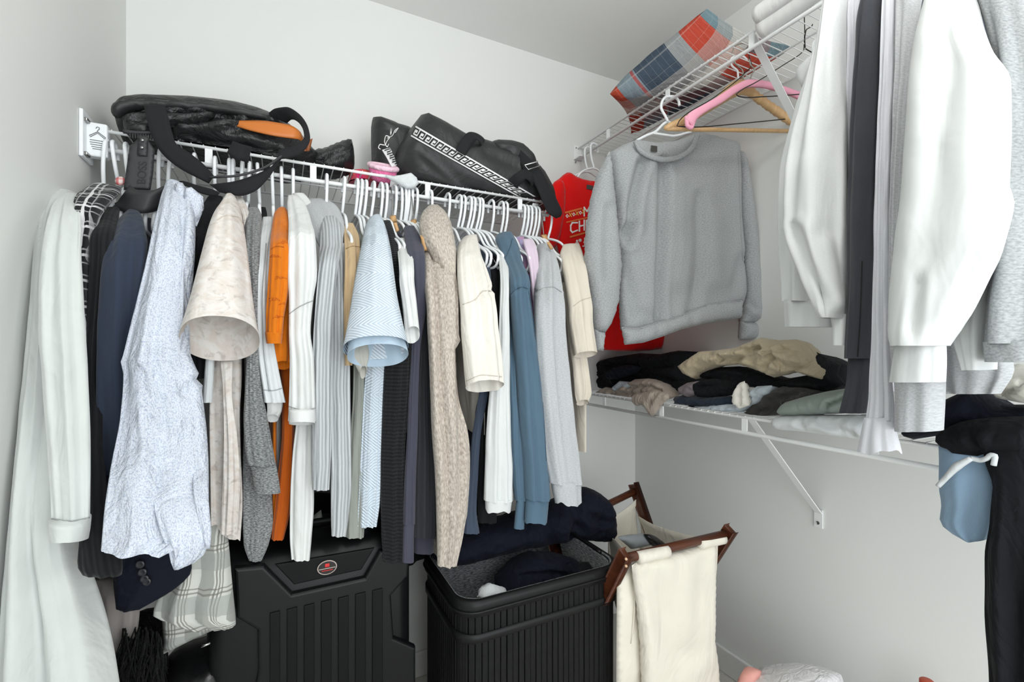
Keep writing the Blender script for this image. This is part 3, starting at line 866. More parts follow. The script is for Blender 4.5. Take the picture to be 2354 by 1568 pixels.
slab('back_panel', parse('500:540,570 800:500,556 1236:490,553'), 1236, M_FLOR, fl, front=1.17, seed=3)
# white tee under floral
garment('white_tee', 'white tee sleeve peeping out below the sand floral shirt', 'shirt', M_WHITE,
    '800:474,494@1.13 860:470,492@1.13 925:464,489@1.13', group=GB, front=1.13, flat_top=True, amp=.003, body=False)
# plaid shirt hem
pl = garment('plaid_shirt', 'pale grey plaid shirt tail hanging below the dotted dress shirt', 'shirt', M_PLAIDG,
    '1200:420,520@1.17 1260:405,527@1.15 1320:392,532@1.14 1380:360,538@1.13 1412:352,541@1.13 1434:430,542@1.125', group=GB, front=1.14, flat_top=True, amp=.01, depth=.03, body=False)
puff('turned_hem', [(372, 1408), (440, 1425), (510, 1440), (440, 1472), (376, 1504)], PY(1.15), .012, M_PLAIDG, pl, rnd=0, res=.01)
# 8 grey marl knit
gk = garment('knit_sweater', 'grey marl knitted sweater left of the orange polo', 'sweater', M_GKNIT,
    '482:570,596@1.32 500:564,602@1.27 540:561,600@1.2 620:562,598 720:566,598 820:566,597 900:563,604 960:560,615 1020:562,626 1066:570,634', group=GB, front=1.14, hem=1270, amp=.008, depth=.026,
    parts=[('cuff', '1064:573,634@1.14 1090:580,639@1.14 1132:586,645@1.14', None, dict(flat_top=True, amp=.002)),
           ('second_sleeve', '1000:560,606@1.2 1080:558,616@1.19 1150:558,626@1.18 1200:558,628@1.18 1250:560,618@1.18 1288:572,602@1.18', None, dict(flat_top=True, amp=.006))])
garment('black_tee', 'black tee collar between the grey marl sweater and white zip top', 'shirt', M_BLACK,
    '478:596,611@1.35 495:597,614@1.32 530:599,613@1.27 600:598,611@1.22 760:594,606@1.2', group=GB, front=1.2, hem=1100)
# 9 white zip top
zt = garment('zip_top', 'white zip top with hemmed sleeve left of the orange polo', 'shirt', M_WHITE,
    '500:604,630@1.30 515:601,636@1.27 550:596,628@1.2 640:590,620 720:588,622 800:591,632 870:600,645 925:608,657', group=GB, front=1.13, hem=1200, amp=.007,
    parts=[('cuff_lining', '915:612,652@1.14 945:614,648@1.145 962:612,640@1.15', M_OWHITE, dict(flat_top=True, amp=.003, tilt=.01))])
# 10 orange polo
op = garment('polo_shirt', 'bright orange polo shirt on the back rod', 'shirt', M_ORANGE,
    '481:638,658@1.31 492:630,664@1.28 530:624,668@1.2 580:620,668 660:615,664 740:611,652 768:611,650', group=GB, front=1.11, amp=.006, depth=.022, hem=1200,
    parts=[('cuff', '764:609,650@1.11 780:611,649@1.11 790:613,648@1.11', M_ORANGE, dict(flat_top=True, amp=.001, depth=.023)),
           ('second_sleeve', '520:640,668@1.24 600:645,671@1.16 700:640,672@1.15 780:624,672@1.14 815:626,674@1.14 840:634,668@1.14', None, dict(amp=.004, tilt=.01)),
           ('body_front', '830:644,670@1.19 900:649,674@1.18 1000:648,676@1.18 1100:638,674@1.18 1180:630,666@1.18 1240:624,652@1.18', M_ORANGE2, dict(flat_top=True, amp=.005))])
# 11 white overshirt
ow = garment('overshirt', 'white cotton overshirt right of the orange polo', 'shirt', M_OWHITE,
    '450:662,684@1.31 470:660,702@1.28 510:663,716@1.2 560:662,726 630:660,729 690:664,720 760:664,714 830:666,722 900:665,724 968:662,726', group=GB, front=1.10, amp=.009, folds=3, hem=1250,
    parts=[('cuff', '940:663,725@1.095 974:664,724@1.095', None, dict(flat_top=True, amp=.003, depth=.03, tilt=.008)),
           ('second_sleeve', '960:682,720@1.16 1050:672,721@1.15 1150:667,722@1.15 1230:666,717@1.15 1286:670,712@1.15', None, dict(flat_top=True, amp=.008)),
           ('collar', '446:672,700@1.36 465:684,715@1.36 490:700,722@1.36', None, dict(flat_top=True, depth=.012, amp=.001))])
# 12 rib cardigan
rc = garment('rib_cardigan', 'light grey ribbed cardigan with shawl collar', 'cardigan', M_RIBG,
    '498:745,770@1.30 520:738,786@1.26 560:735,788@1.2 620:732,776 700:725,768 800:719,764 900:718,762 1000:718,762 1126:718,757', group=GB, front=1.11, amp=.009, hem=1080,
    parts=[('second_sleeve', '560:764,796@1.22 650:766,798@1.15 800:760,804@1.13 950:757,806@1.13 1100:760,808@1.13 1200:761,800@1.13 1232:762,795@1.13', None, dict(amp=.007)),
           ('shawl_collar', '460:704,752@1.40 470:696,770@1.37 490:700,784@1.33 520:714,792@1.29 560:730,793@1.26 600:756,793@1.23 640:774,793@1.21', M_LGREY, dict(depth=.02, amp=.004))])
# 13 camel shirt
garment('camel_shirt', 'camel brown twill shirt beside the pale blue quilted top', 'shirt', M_TAN,
    '514:792,812@1.31 540:790,824@1.26 580:792,829@1.18 640:791,831 700:790,826 770:790,815 840:788,810', group=GB, front=1.13, hem=1140)
# 14 sage shirt
garment('sage_shirt', 'sage grey shirt partly hidden behind the pale blue quilted top', 'shirt', M_SAGE,
    '522:826,846@1.33 560:822,846@1.25 640:818,840 760:812,836 860:812,842 1000:806,836 1100:800,834 1200:792,838 1234:793,836', group=GB, front=1.17, amp=.006,
    parts=[('sleeve_end', '780:806,846@1.10 815:806,850@1.09 840:818,846@1.09 856:828,842@1.09', M_SAGE2, dict(flat_top=True, tilt=.015))])
# 15 quilted
qt = garment('quilted_top', 'pale blue quilted top with wide short sleeve', 'shirt', M_QUILT,
    '503:848,872@1.27 520:840,882@1.22 560:832,894@1.14 620:820,903@1.09 680:810,911@1.07 740:800,923@1.05 800:788,938@1.04', group=GB, front=1.06, tilt=.026, depth=.05, amp=.008, folds=2.2, n=64, body=False, hem=1210,
    parts=[('sleeve_lining', '700:812,910@1.055 760:802,925@1.05 818:798,938@1.045', M_QIN, dict(flat_top=True, tilt=.026, depth=.042, amp=.006)),
           ('body', '780:842,886@1.17 850:840,884@1.16 950:834,880@1.16 1050:829,878@1.16 1150:824,874@1.16 1210:822,866@1.16', None, dict(flat_top=True, amp=.006))])
slab('back_panel', parse('560:850,880 800:842,880 1200:826,866'), 1200, M_QUILT, qt, front=1.18, seed=9)
# 16 black rib top
garment('black_rib_top', 'black horizontally ribbed long top right of the pale blue quilted one', 'sweater', M_BRIB,
    '508:880,897@1.32 540:882,908@1.26 600:893,920@1.18 680:903,930 780:905,942 850:884,942 950:879,936 1050:875,930 1150:875,930 1230:877,930 1290:882,926', group=GB, front=1.15, amp=.006)
# 17 off-white tee
garment('off_white_tee', 'narrow off-white tee next to the black ribbed top', 'shirt', M_OWHITE,
    '548:917,940@1.28 570:914,946@1.22 640:918,952 700:925,958 770:932,965', group=GB, front=1.09, tilt=.02, hem=1000, amp=.004)
# 18 slate sweater
garment('slate_sweater', 'slate grey long sleeved sweater with deep cuff', 'sweater', M_PLUM,
    '520:928,952@1.31 545:930,966@1.25 620:940,978 700:946,980 800:945,966 900:940,962 1000:936,960 1100:930,956 1205:926,954', group=GB, front=1.14, amp=.004,
    parts=[('cuff', '1200:928,952@1.14 1230:926,951@1.14 1292:925,951@1.14', None, dict(flat_top=True, amp=.002)),
           ('hem_band', '1225:950,998@1.2 1270:952,996@1.2', None, dict(flat_top=True, amp=.003))])
# 19 black melange tee
garment('black_melange_tee', 'black long tee between the slate sweater and beige cardigan', 'shirt', M_CHAR2,
    '560:952,968@1.30 600:956,978@1.23 700:962,986 800:964,990 900:958,992 1000:956,998 1100:952,1002 1234:950,1002', group=GB, front=1.16, amp=.007, folds=5)
# 20 beige hooded cardigan
bc = garment('hooded_cardigan', 'beige melange hooded knit cardigan on the back rod', 'cardigan', M_BEIGE,
    '535:978,1026@1.30 575:974,1036@1.23 640:974,1050@1.15 720:982,1054 800:986,1056 900:990,1060 1000:994,1074 1080:1000,1078 1180:1004,1072 1300:1006,1050', group=GB, front=1.10, amp=.012, folds=3.5,
    creases=[([(1022, 640), (1026, 760)], 4, .006), ([(1055, 800), (1062, 1000), (1050, 1180)], 7, .008)],
    parts=[('hood', '474:984,1006@1.33/.02 488:972,1022@1.28/.03 515:965,1036@1.24/.035 545:968,1043@1.21/.035 580:988,1047@1.185/.03 620:1010,1048@1.165/.022 690:1032,1048@1.15/.012', None, dict(flat_top=True, amp=.005))])
# 21 cream tee
garment('cream_tee', 'cream tee with creased short sleeve right of the beige cardigan', 'shirt', M_CREAM,
    '544:1068,1092@1.29 560:1056,1098@1.24 600:1052,1110@1.16 660:1054,1130@1.11 740:1060,1143 820:1066,1152 888:1072,1156', group=GB, front=1.08, tilt=.018, depth=.034, amp=.010, folds=4, hem=1000,
    creases=[([(1085, 600), (1100, 720), (1108, 860)], 6, .008), ([(1100, 690), (1130, 665)], 5, .005)])
# 22 slate navy shirt
garment('navy_shirt', 'slate navy shirt with rounded tail right of the beige cardigan', 'shirt', M_SLATE,
    '556:1100,1116@1.32 600:1108,1124@1.25 680:1116,1130@1.18 800:1118,1132 900:1102,1122 1000:1086,1104 1100:1076,1098 1170:1068,1095 1224:1064,1102', group=GB, front=1.16, amp=.004)
# 23 black tee
garment('black_long_tee', 'plain black tee hanging left of the white sweatshirt', 'shirt', M_BLACK,
    '580:1122,1148@1.30 640:1128,1152@1.22 760:1130,1150 880:1110,1146 960:1092,1140 1060:1096,1140 1200:1098,1142', group=GB, front=1.175, amp=.005)
# 24 white sweatshirt
garment('white_sweatshirt', 'white sweatshirt sleeve directly left of the steel blue sweatshirt', 'sweatshirt', M_WHITE2,
    '562:1140,1158@1.28 590:1146,1166@1.22 680:1150,1170 800:1146,1172 880:1128,1172 1000:1118,1174 1080:1115,1178 1150:1113,1178', group=GB, front=1.12, amp=.007,
    parts=[('cuff', '1145:1116,1176@1.12 1174:1117,1172@1.12', None, dict(flat_top=True, amp=.003, wave=.003))])
# 25 steel blue sweatshirt
garment('blue_sweatshirt', 'steel blue sweatshirt with ribbed cuffs on the back rod', 'sweatshirt', M_BLUE,
    '537:1146,1172@1.30 552:1142,1182@1.27 600:1160,1196@1.2 660:1176,1214 760:1182,1226 860:1190,1240 960:1196,1250 1060:1204,1256 1146:1208,1263', group=GB, front=1.11, amp=.007, depth=.03,
    parts=[('cuff', '1140:1211,1261@1.11 1165:1209,1259@1.11 1200:1207,1256@1.11', None, dict(flat_top=True, amp=.003, wave=.002)),
           ('second_sleeve', '600:1158,1190@1.24 700:1166,1196@1.17 850:1168,1206@1.14 1000:1172,1212@1.13 1100:1178,1212@1.13 1150:1184,1210@1.13', None, dict(amp=.005)),
           ('second_cuff', '1145:1188,1208@1.13 1215:1182,1204@1.13', None, dict(flat_top=True, amp=.002))],
    creases=[([(1178, 668), (1210, 655)], 3, .004)])
# 26 lilac
garment('lilac_shirt', 'pale lilac pink shirt between the steel blue and grey sweatshirts', 'shirt', M_LILAC,
    '550:1202,1222@1.27 575:1208,1234@1.23 640:1220,1240@1.19 760:1230,1246@1.17 860:1238,1254@1.17', group=GB, front=1.17, hem=950, amp=.003)
M_VIOL = fabric('violet_print', (168, 168, 208), .85, heather=.6, c2=(210, 120, 150), hs=(60, 40))
garment('violet_shirt', 'violet printed shirt edge behind the lilac shirt', 'shirt', M_VIOL,
    '545:1186,1204@1.34 580:1196,1212@1.28 640:1208,1220@1.24 760:1220,1232@1.22', group=GB, front=1.22, hem=900, amp=.003)
# 27 light grey sweatshirt
garment('grey_sweatshirt', 'light grey heather sweatshirt beside the ecru tee at the rod end', 'sweatshirt', M_LGREY,
    '562:1238,1258@1.28 590:1238,1272@1.23 660:1234,1288@1.15 740:1232,1297 850:1236,1307 950:1244,1316 1050:1254,1327 1110:1264,1334', group=GB, front=1.10, amp=.009, folds=3, depth=.032,
    creases=[([(1232, 668), (1262, 658), (1290, 668)], 3, .004)],
    parts=[('cuff', '1104:1268,1333@1.10 1130:1272,1333@1.10 1156:1278,1334@1.10', None, dict(flat_top=True, amp=.004, wave=.004))])
# 28 ecru tee
garment('ecru_tee', 'ecru tee at the right end of the back rod', 'shirt', M_CREAM2,
    '562:1296,1330@1.27 590:1290,1338@1.22 650:1302,1350@1.16 720:1310,1360 780:1318,1366 815:1324,1370', group=GB, front=1.12, amp=.007, tilt=.01, hem=1040,
    parts=[('second_sleeve', '650:1290,1326@1.22 760:1306,1340@1.17 850:1318,1352@1.16 905:1322,1358@1.16 926:1326,1352@1.16', None, dict(amp=.005, tilt=.01))])

# sewn seams that show as darker lines
M_SEAMB = plain('blue_stitch', (58, 80, 96), .9); M_SEAMG = plain('grey_stitch', (158, 160, 161), .9); M_SEAMC = plain('cream_stitch', (196, 188, 176), .9); M_SEAMK = plain('black_stitch', (16, 17, 18), .9)
def find(nm): return bpy.data.objects.get(nm)
r_ = find('blue_sweatshirt'); m_ = part_of(r_, 'sleeve')
seam(r_, m_, [(1174, 676), (1186, 666), (1200, 660), (1214, 664)], M_SEAMB); seam(r_, m_, [(1214, 664), (1232, 760), (1246, 900), (1256, 1060)], M_SEAMB)
seam(r_, m_, [(1158, 600), (1172, 570), (1178, 548)], M_SEAMB)
r_ = find('grey_sweatshirt'); m_ = part_of(r_, 'sleeve'); seam(r_, m_, [(1234, 672), (1250, 662), (1270, 660), (1292, 672)], M_SEAMG)
r_ = find('cream_tee'); m_ = part_of(r_, 'sleeve'); seam(r_, m_, [(1064, 700), (1090, 690), (1115, 668), (1134, 670)], M_SEAMC); seam(r_, m_, [(1072, 876), (1110, 862), (1154, 866)], M_SEAMC)
r_ = find('ecru_tee'); m_ = part_of(r_, 'sleeve'); seam(r_, m_, [(1318, 704), (1338, 690), (1358, 684)], M_SEAMC)
r_ = find('camel_shirt'); m_ = part_of(r_, 'sleeve'); seam(r_, m_, [(795, 572), (812, 566), (828, 568)], plain('brown_stitch', (158, 130, 94), .9))
r_ = find('floral_shirt'); m_ = part_of(r_, 'sleeve'); seam(r_, m_, [(498, 506), (520, 496), (545, 498), (558, 512)], M_SEAMC)
r_ = find('orange_polo'); r_ = op; m_ = part_of(op, 'sleeve'); M_SEAMO = plain('orange_stitch', (176, 92, 12), .9); seam(op, m_, [(624, 572), (636, 566), (652, 568)], M_SEAMO)
M_PALM = plain('brown_leaf_print', (196, 102, 18), .9)
rp = random.Random(8)
for (x0, y0) in ((634, 590), (645, 640), (630, 690), (640, 730), (650, 560), (656, 700)):
    for k in range(5):
        a = -1.4 + k * .7 + rp.uniform(-.2, .2); l = rp.uniform(8, 16)
        seam(op, m_, [(x0, y0), (x0 + l * .6 * math.sin(a), y0 - l * .5 * math.cos(a)), (x0 + l * math.sin(a), y0 - l * .6 * math.cos(a) + 3)], M_PALM, r=.0008, name='leaf_print', n=8)
r_ = find('overshirt'); m_ = part_of(ow, 'sleeve'); seam(ow, m_, [(664, 722), (690, 704), (722, 690)], M_SEAMG); seam(ow, m_, [(664, 934), (700, 944), (724, 938)], M_SEAMG)
m_ = part_of(zt, 'sleeve'); seam(zt, m_, [(602, 896), (625, 898), (650, 892)], M_SEAMG); seam(zt, m_, [(612, 560), (603, 700), (606, 800), (618, 900)], M_SEAMG)
m_ = part_of(robe, 'sleeve'); seam(robe, m_, [(119, 1192), (160, 1198), (205, 1190)], M_SEAMG)
# small wooden hangers between the plastic ones
M_CLIP = wood('pale_wood', (206, 166, 116), (190, 146, 96), (1, 14, 1), .45)
for lab, blk, arm in (('wooden hanger with pale neck block beside the black ribbed top', [(896, 496), (910, 494), (913, 511), (899, 513)], [(903, 512), (912, 511), (918, 530), (910, 534)]),
                      ('wooden hanger with pale arm left of the beige hooded cardigan', [(944, 506), (956, 503), (961, 520), (950, 523)], [(966, 540), (976, 546), (986, 576), (972, 578)]),
                      ('wooden hanger with pale neck above the ecru tee', [(1244, 540), (1256, 538), (1262, 556), (1252, 558)], [(1256, 556), (1264, 556), (1272, 572), (1266, 574)])):
    r_ = thing('wooden_hanger', lab, 'hanger', at(blk[0][0], blk[0][1], Y=1.33))
    puff('neck_block', blk, PY(1.335), .006, M_CLIP, r_, res=.006, wr=0, rnd=0, R=.006); puff('arm', arm, PY(1.20), .007, M_CLIP, r_, res=.006, wr=0, rnd=0, R=.006)
    hx = at((blk[0][0] + blk[1][0]) / 2, blk[0][1], Y=1.34); tube('hook', [hx, hx + Vector((0, .01, .05)), Vector((hx.x, YFR - .012, ZROD + .004)), Vector((hx.x, YFR, ZROD + .014)), Vector((hx.x, YFR + .014, ZROD + .002))], .0018, M_SCREW, r_, smooth_n=20, n=6)
rl = puff('neck_label', [(262, 412), (276, 404), (288, 410), (290, 424), (268, 428)], PY(1.30), .003, plaid('red_white_check', (232, 214, 210), (.012, [(0, .4, (206, 96, 96), .8)]), (.012, [(0, .4, (206, 96, 96), .5)])), flan, res=.006)

# ------------------------------------------------------------------ clothes on the high right rod
ZRR = ZU - DROP
def hanger_r(px, py_hint, yaw, label, mesh=None, lean=0):
    o = bpy.data.objects.new('plastic_hanger', mesh or HM_R); COL.objects.link(o)
    y = at(px, py_hint, X=XFR).y
    o.location = (XFR, y, ZRR - .0058 - .0042 + .017 - .003); o.rotation_euler = (math.radians(lean), 0, math.radians(yaw))
    return tag(o, label, 'hanger')
# red printed shirt, flat against the corner
PR = ((XFR, 1.52, 0), (0, -1, 0))
red = thing('red_tshirt', 'bright red tee with white Christmas print hanging in the corner', 'shirt', at(1450, 806, plane=PR))
body = puff('body', [(1276, 420), (1300, 397), (1312, 396), (1322, 404), (1345, 414), (1385, 418), (1420, 410), (1470, 395), (1510, 420), (1535, 520), (1540, 700), (1533, 800), (1480, 808), (1400, 806), (1345, 800), (1320, 700), (1290, 600), (1268, 520), (1262, 480)], PR, .022, M_RED, red, res=.012, wr=.006, ws=9)
puff('sleeve', [(1280, 408), (1300, 420), (1300, 480), (1285, 560), (1262, 580), (1240, 570), (1245, 520), (1255, 450)], ((XFR, 1.50, 0), (0, -1, 0)), .02, M_RED, red, res=.012)
bb = bvh(body)
M_PWHITE = plain('white_print', (238, 236, 232), .8)
M_PORANGE = plain('orange_print', (226, 120, 60), .8)
M_PYEL = plain('yellow_print', (232, 190, 90), .8)
def dpoly(name, pts, mat, parent, b, off=.003, dflt=1.5):
    n = len(pts)
    fr = [drape(b, x, y, off, dflt) for x, y in pts]; bk = [drape(b, x, y, off - .0012, dflt) for x, y in pts]
    return mk(name, fr + bk, [tuple(range(n))[::-1], tuple(range(n, 2 * n))] + [(i, (i + 1) % n, n + (i + 1) % n, n + i) for i in range(n)], mat, parent, smooth=False)
def dline(name, p, q, wpx, mat, parent, b, off=.003, dflt=1.5, seg=6):
    dx, dy = q[0] - p[0], q[1] - p[1]; L = math.hypot(dx, dy); nx, ny = -dy / L * wpx / 2, dx / L * wpx / 2
    A = [drape(b, p[0] + dx * i / seg + nx, p[1] + dy * i / seg + ny, off, dflt) for i in range(seg + 1)]
    B = [drape(b, p[0] + dx * i / seg - nx, p[1] + dy * i / seg - ny, off, dflt) for i in range(seg + 1)]
    V = A + B; m = seg + 1
    return mk(name, V, [(i, i + 1, m + i + 1, m + i) for i in range(seg)], mat, parent, smooth=False)
dline('print_bar', (1299, 489), (1338, 479), 4, M_PORANGE, red, bb)
dline('print_bar', (1302, 511), (1352, 500), 3, M_PORANGE, red, bb)
dline('print_bar', (1310, 545), (1346, 535), 4, M_PORANGE, red, bb)
def glyph(name, strokes, ox, oy, sx, sy, slope, wpx, mat):
    V = []; Fc = []
    for (x0, y0, x1, y1) in strokes:
        p = (ox + x0 * sx, oy - y0 * sy + slope * x0 * sx); q = (ox + x1 * sx, oy - y1 * sy + slope * x1 * sx)
        dx, dy = q[0] - p[0], q[1] - p[1]; L = math.hypot(dx, dy) + 1e-6
        ex, ey = dx / L * wpx / 2, dy / L * wpx / 2; nx, ny = -dy / L * wpx / 2, dx / L * wpx / 2
        o = len(V)
        for (a, b_) in ((p[0] - ex + nx, p[1] - ey + ny), (q[0] + ex + nx, q[1] + ey + ny), (q[0] + ex - nx, q[1] + ey - ny), (p[0] - ex - nx, p[1] - ey - ny)):
            V.append(drape(bb, a, b_, .0032, 1.5))
        Fc.append((o, o + 1, o + 2, o + 3))
    mk(name, V, Fc, mat, red, smooth=False)
LC = [(1, .9, .25, 1), (.25, 1, 0, .75), (0, .75, 0, .25), (0, .25, .25, 0), (.25, 0, 1, .1)]
LH = [(0, 0, 0, 1), (1, 0, 1, 1), (0, .5, 1, .5)]
LR = [(0, 0, 0, 1), (0, 1, .8, 1), (.8, 1, .8, .5), (.8, .5, 0, .5), (.3, .5, 1, 0)]
LM = [(0, 0, 0, 1), (0, 1, .5, .45), (.5, .45, 1, 1), (1, 1, 1, 0)]
glyph('letter', LC, 1312, 535, 15, 22, -.22, 3.4, M_PWHITE)
glyph('letter', LH, 1332, 531, 11, 22, -.22, 3.4, M_PWHITE)
glyph('letter', LR, 1348, 528, 12, 21, -.22, 3.4, M_PWHITE)
glyph('letter', LM, 1343, 496, 13, 19, -.22, 3.2, M_PWHITE)
for i in range(6):
    x, y = 1301 + i * 7.6, 500 - i * 1.9
    if i % 2 == 0: glyph('print_diamond', [(0, .5, .5, 1), (.5, 1, 1, .5), (1, .5, .5, 0), (.5, 0, 0, .5)], x, y, 5.5, 7, 0, 1.6, M_PWHITE)
    else: glyph('print_cross', [(0, 0, 1, 1), (0, 1, 1, 0)], x, y, 5.5, 8, 0, 1.6, M_PYEL)
glyph('print_tree', [(0, 0, 1, 0), (.1, .3, .9, .3), (.25, .6, .75, .6), (.4, .9, .6, .9), (.5, 0, .5, 1)], 1321, 568, 11, 15, -.1, 2.6, M_PWHITE)
glyph('print_tree', [(0, 0, 1, 0), (.3, .5, .7, .5), (.5, 0, .5, 1)], 1340, 566, 8, 18, -.1, 2.6, M_PWHITE)
glyph('print_snowflake', [(0, .5, 1, .5), (.5, 0, .5, 1), (.15, .15, .85, .85), (.15, .85, .85, .15)], 1330, 556, 7, 7, 0, 1.4, M_PWHITE)
M_TAGD = plain('dark_neck_tag', (66, 64, 62), .8)
dpoly('neck_tag', [(1349, 424), (1364, 427), (1362, 437), (1348, 434)], M_TAGD, red, bb)
hanger_r(1352, 345, 2, 'white plastic hanger of the red tee, nearest the back wall on the high rod')
hanger_r(1366, 345, -2, 'second white plastic hanger behind the grey sweatshirt on the high rod')

# grey sweatshirt facing the camera
PG = ((1.164, 1.14, 0), (-.177, -.984, 0)); PG2 = ((1.164 - .177 * .03, 1.14 - .03, 0), (-.177, -.984, 0))
gs = thing('grey_pullover', 'grey heather crewneck pullover facing forward on the high rod', 'sweatshirt', at(1570, 790, plane=PG))
puff('body', [(1400, 352), (1430, 334), (1463, 321), (1500, 328), (1545, 326), (1585, 312), (1600, 305), (1650, 315), (1694, 328), (1697, 345), (1701, 502), (1708, 583), (1711, 672), (1704, 700), (1660, 712), (1600, 732), (1516, 757), (1440, 772), (1428, 757), (1424, 698), (1428, 613), (1420, 550), (1411, 465), (1403, 391)], PG, .030, M_GREYH, gs, res=.009, wr=.005, ws=7, R=.035, rnd=0,
     creases=[([(1525, 370), (1524, 520), (1517, 640), (1515, 735)], 8, .016), ([(1476, 375), (1458, 450), (1448, 520), (1443, 555)], 9, .020), ([(1422, 545), (1440, 528), (1455, 518)], 9, .014), ([(1420, 552), (1440, 630), (1462, 720)], 9, .008), ([(1610, 450), (1612, 570), (1596, 690), (1588, 720)], 10, .008), ([(1640, 500), (1650, 640)], 18, -.008), ([(1560, 420), (1565, 640)], 20, -.008), ([(1490, 560), (1485, 700)], 18, -.008), ([(1709, 590), (1690, 660)], 9, .006)])
puff('hem_band', [(1429, 752), (1470, 752), (1516, 738), (1570, 722), (1620, 700), (1660, 694), (1706, 689), (1703, 731), (1680, 736), (1620, 745), (1568, 757), (1520, 775), (1479, 788), (1436, 793)], PG2, .022, M_GREYH, gs, res=.010, wr=.002, rnd=0, R=.03, creases=[([(1516, 740), (1512, 780)], 6, .004), ([(1596, 715), (1590, 752)], 6, .004)])
puff('sleeve', [(1402, 346), (1398, 352), (1372, 402), (1357, 458), (1348, 520), (1344, 594), (1354, 668), (1363, 757), (1372, 762), (1391, 765), (1406, 744), (1421, 696), (1428, 613), (1422, 550), (1413, 465), (1406, 391)], PG2, .034, M_GREYH, gs, res=.010, wr=.004, ws=9, R=.04, rnd=0, creases=[([(1400, 480), (1396, 640)], 10, .006)])
puff('cuff', [(1363, 755), (1392, 764), (1387, 807), (1368, 805)], PG2, .020, M_GREYH, gs, res=.009, wr=.001, rnd=0)
puff('sleeve', [(1694, 330), (1698, 335), (1714, 372), (1727, 446), (1738, 539), (1748, 631), (1754, 717), (1754, 744), (1702, 742), (1708, 700), (1712, 672), (1709, 583), (1701, 502), (1697, 400)], PG, .032, M_GREYH, gs, res=.010, wr=.004, ws=9, R=.04, rnd=0, creases=[([(1712, 676), (1735, 708)], 5, .010), ([(1714, 690), (1722, 730), (1742, 740)], 5, .008)])
puff('cuff', [(1702, 738), (1755, 740), (1755, 778), (1700, 782)], PG, .022, M_GREYH, gs, res=.009, wr=.001, rnd=0)
nk = [(1461, 321), (1470, 338), (1490, 352), (1520, 361), (1545, 360), (1570, 350), (1588, 333), (1599, 308)]
nk2 = [(1457, 327), (1466, 347), (1488, 363), (1520, 373), (1548, 371), (1576, 360), (1597, 340), (1609, 312)]
PG3 = ((1.164 - .177 * .045, 1.14 - .045, 0), (-.177, -.984, 0))
band('collar', [at(x, y, plane=PG3) for x, y in nk], [at(x, y, plane=PG3) for x, y in nk2], .006, M_GREYH, gs, bow=-.004)
band('neck_tape', [at(x, y, plane=PG) for x, y in [(1463, 321), (1500, 327), (1545, 325), (1597, 307)]], [at(x, y, plane=PG) for x, y in [(1464, 336), (1500, 347), (1545, 345), (1596, 322)]], .004, M_GREYH, gs)
PG4 = ((1.164 - .177 * .040, 1.14 - .040, 0), (-.177, -.984, 0))
V = [at(x, y, plane=PG4) for x, y in [(1497, 334), (1511, 336), (1511, 349), (1497, 347)]]
mk('neck_tag', V + [v + Vector((.0003, .0015, 0)) for v in V], [(3, 2, 1, 0), (4, 5, 6, 7), (0, 1, 5, 4), (1, 2, 6, 5), (2, 3, 7, 6), (3, 0, 4, 7)], M_TAGD, gs, smooth=False)
# its hanger
hz = thing('plastic_hanger', 'white plastic hanger inside the grey pullover neck', 'hanger', at(1540, 240, X=XFR))
hp = [(1562, 243), (1560, 232), (1548, 222), (1534, 222), (1522, 234), (1520, 248), (1530, 268), (1536, 280)]
hd = [1.135, 1.14, 1.152, 1.152, 1.145, 1.14, 1.138, 1.138]
tube('hook', [at(x, y, plane=((1.164, q - .004, 0), (-.177, -.984, 0))) for (x, y), q in zip(hp, hd)], .0045, M_PLAST, hz, smooth_n=30)
tube('frame', [at(x, y, plane=PG) for x, y in [(1464, 323), (1485, 312), (1505, 304), (1536, 281), (1560, 290), (1580, 297), (1590, 303)]], .0045, M_PLAST, hz, smooth_n=40)
tube('bar', [at(x, y, plane=PG) for x, y in [(1500, 306), (1540, 312), (1590, 303)]], .0042, M_PLAST, hz, smooth_n=20)

# wooden, pink and wire hangers, empty
M_WOODL = wood('beech', (214, 178, 132), (196, 156, 108), (14, 1, 1), .4)
M_PINK = plain('pink_velvet', (242, 168, 190), .75)
M_WIREB = plain('black_wire', (48, 44, 42), .35, .6)
M_CHROME = plain('chrome_hook', (170, 165, 155), .25, 1.0)
PWH = ((XFR, .98, 0), (-.177, -.984, 0))
def pv(P, pts): return [at(x, y, plane=P) for x, y in pts]
wh = thing('wooden_hanger', 'empty light wooden hanger with a round trouser bar on the high rod', 'hanger', at(1700, 290, plane=PWH))
puff('shoulder_arm', [(1524, 300), (1528, 286), (1570, 268), (1640, 232), (1662, 205), (1690, 183), (1712, 182), (1722, 190), (1740, 212), (1838, 280), (1836, 302), (1745, 238), (1716, 216), (1690, 222), (1640, 252), (1585, 285), (1545, 300)], PWH, .011, M_WOODL, wh, res=.008, wr=0, rnd=1, R=.012, creases=())
tube('trouser_bar', pv(PWH, [(1532, 296), (1836, 302)]), .0062, M_WOODL, wh, n=12)
tube('hook', pv(PWH, [(1708, 184), (1708, 165), (1690, 145), (1684, 122), (1692, 104), (1712, 100), (1740, 118)]), .0022, M_CHROME, wh, smooth_n=30)
PPK = ((XFR, .94, 0), (-.177, -.984, 0))
pk = thing('velvet_hanger', 'empty pink hanger in front of the wooden hanger', 'hanger', at(1700, 280, plane=PPK))
pA = [(1575, 275), (1582, 262), (1610, 245), (1650, 222), (1690, 196), (1722, 184), (1760, 188), (1800, 200), (1850, 218), (1880, 232)]
pB = [(1592, 294), (1600, 276), (1622, 258), (1660, 236), (1698, 210), (1726, 200), (1760, 202), (1800, 213), (1850, 234), (1880, 250)]
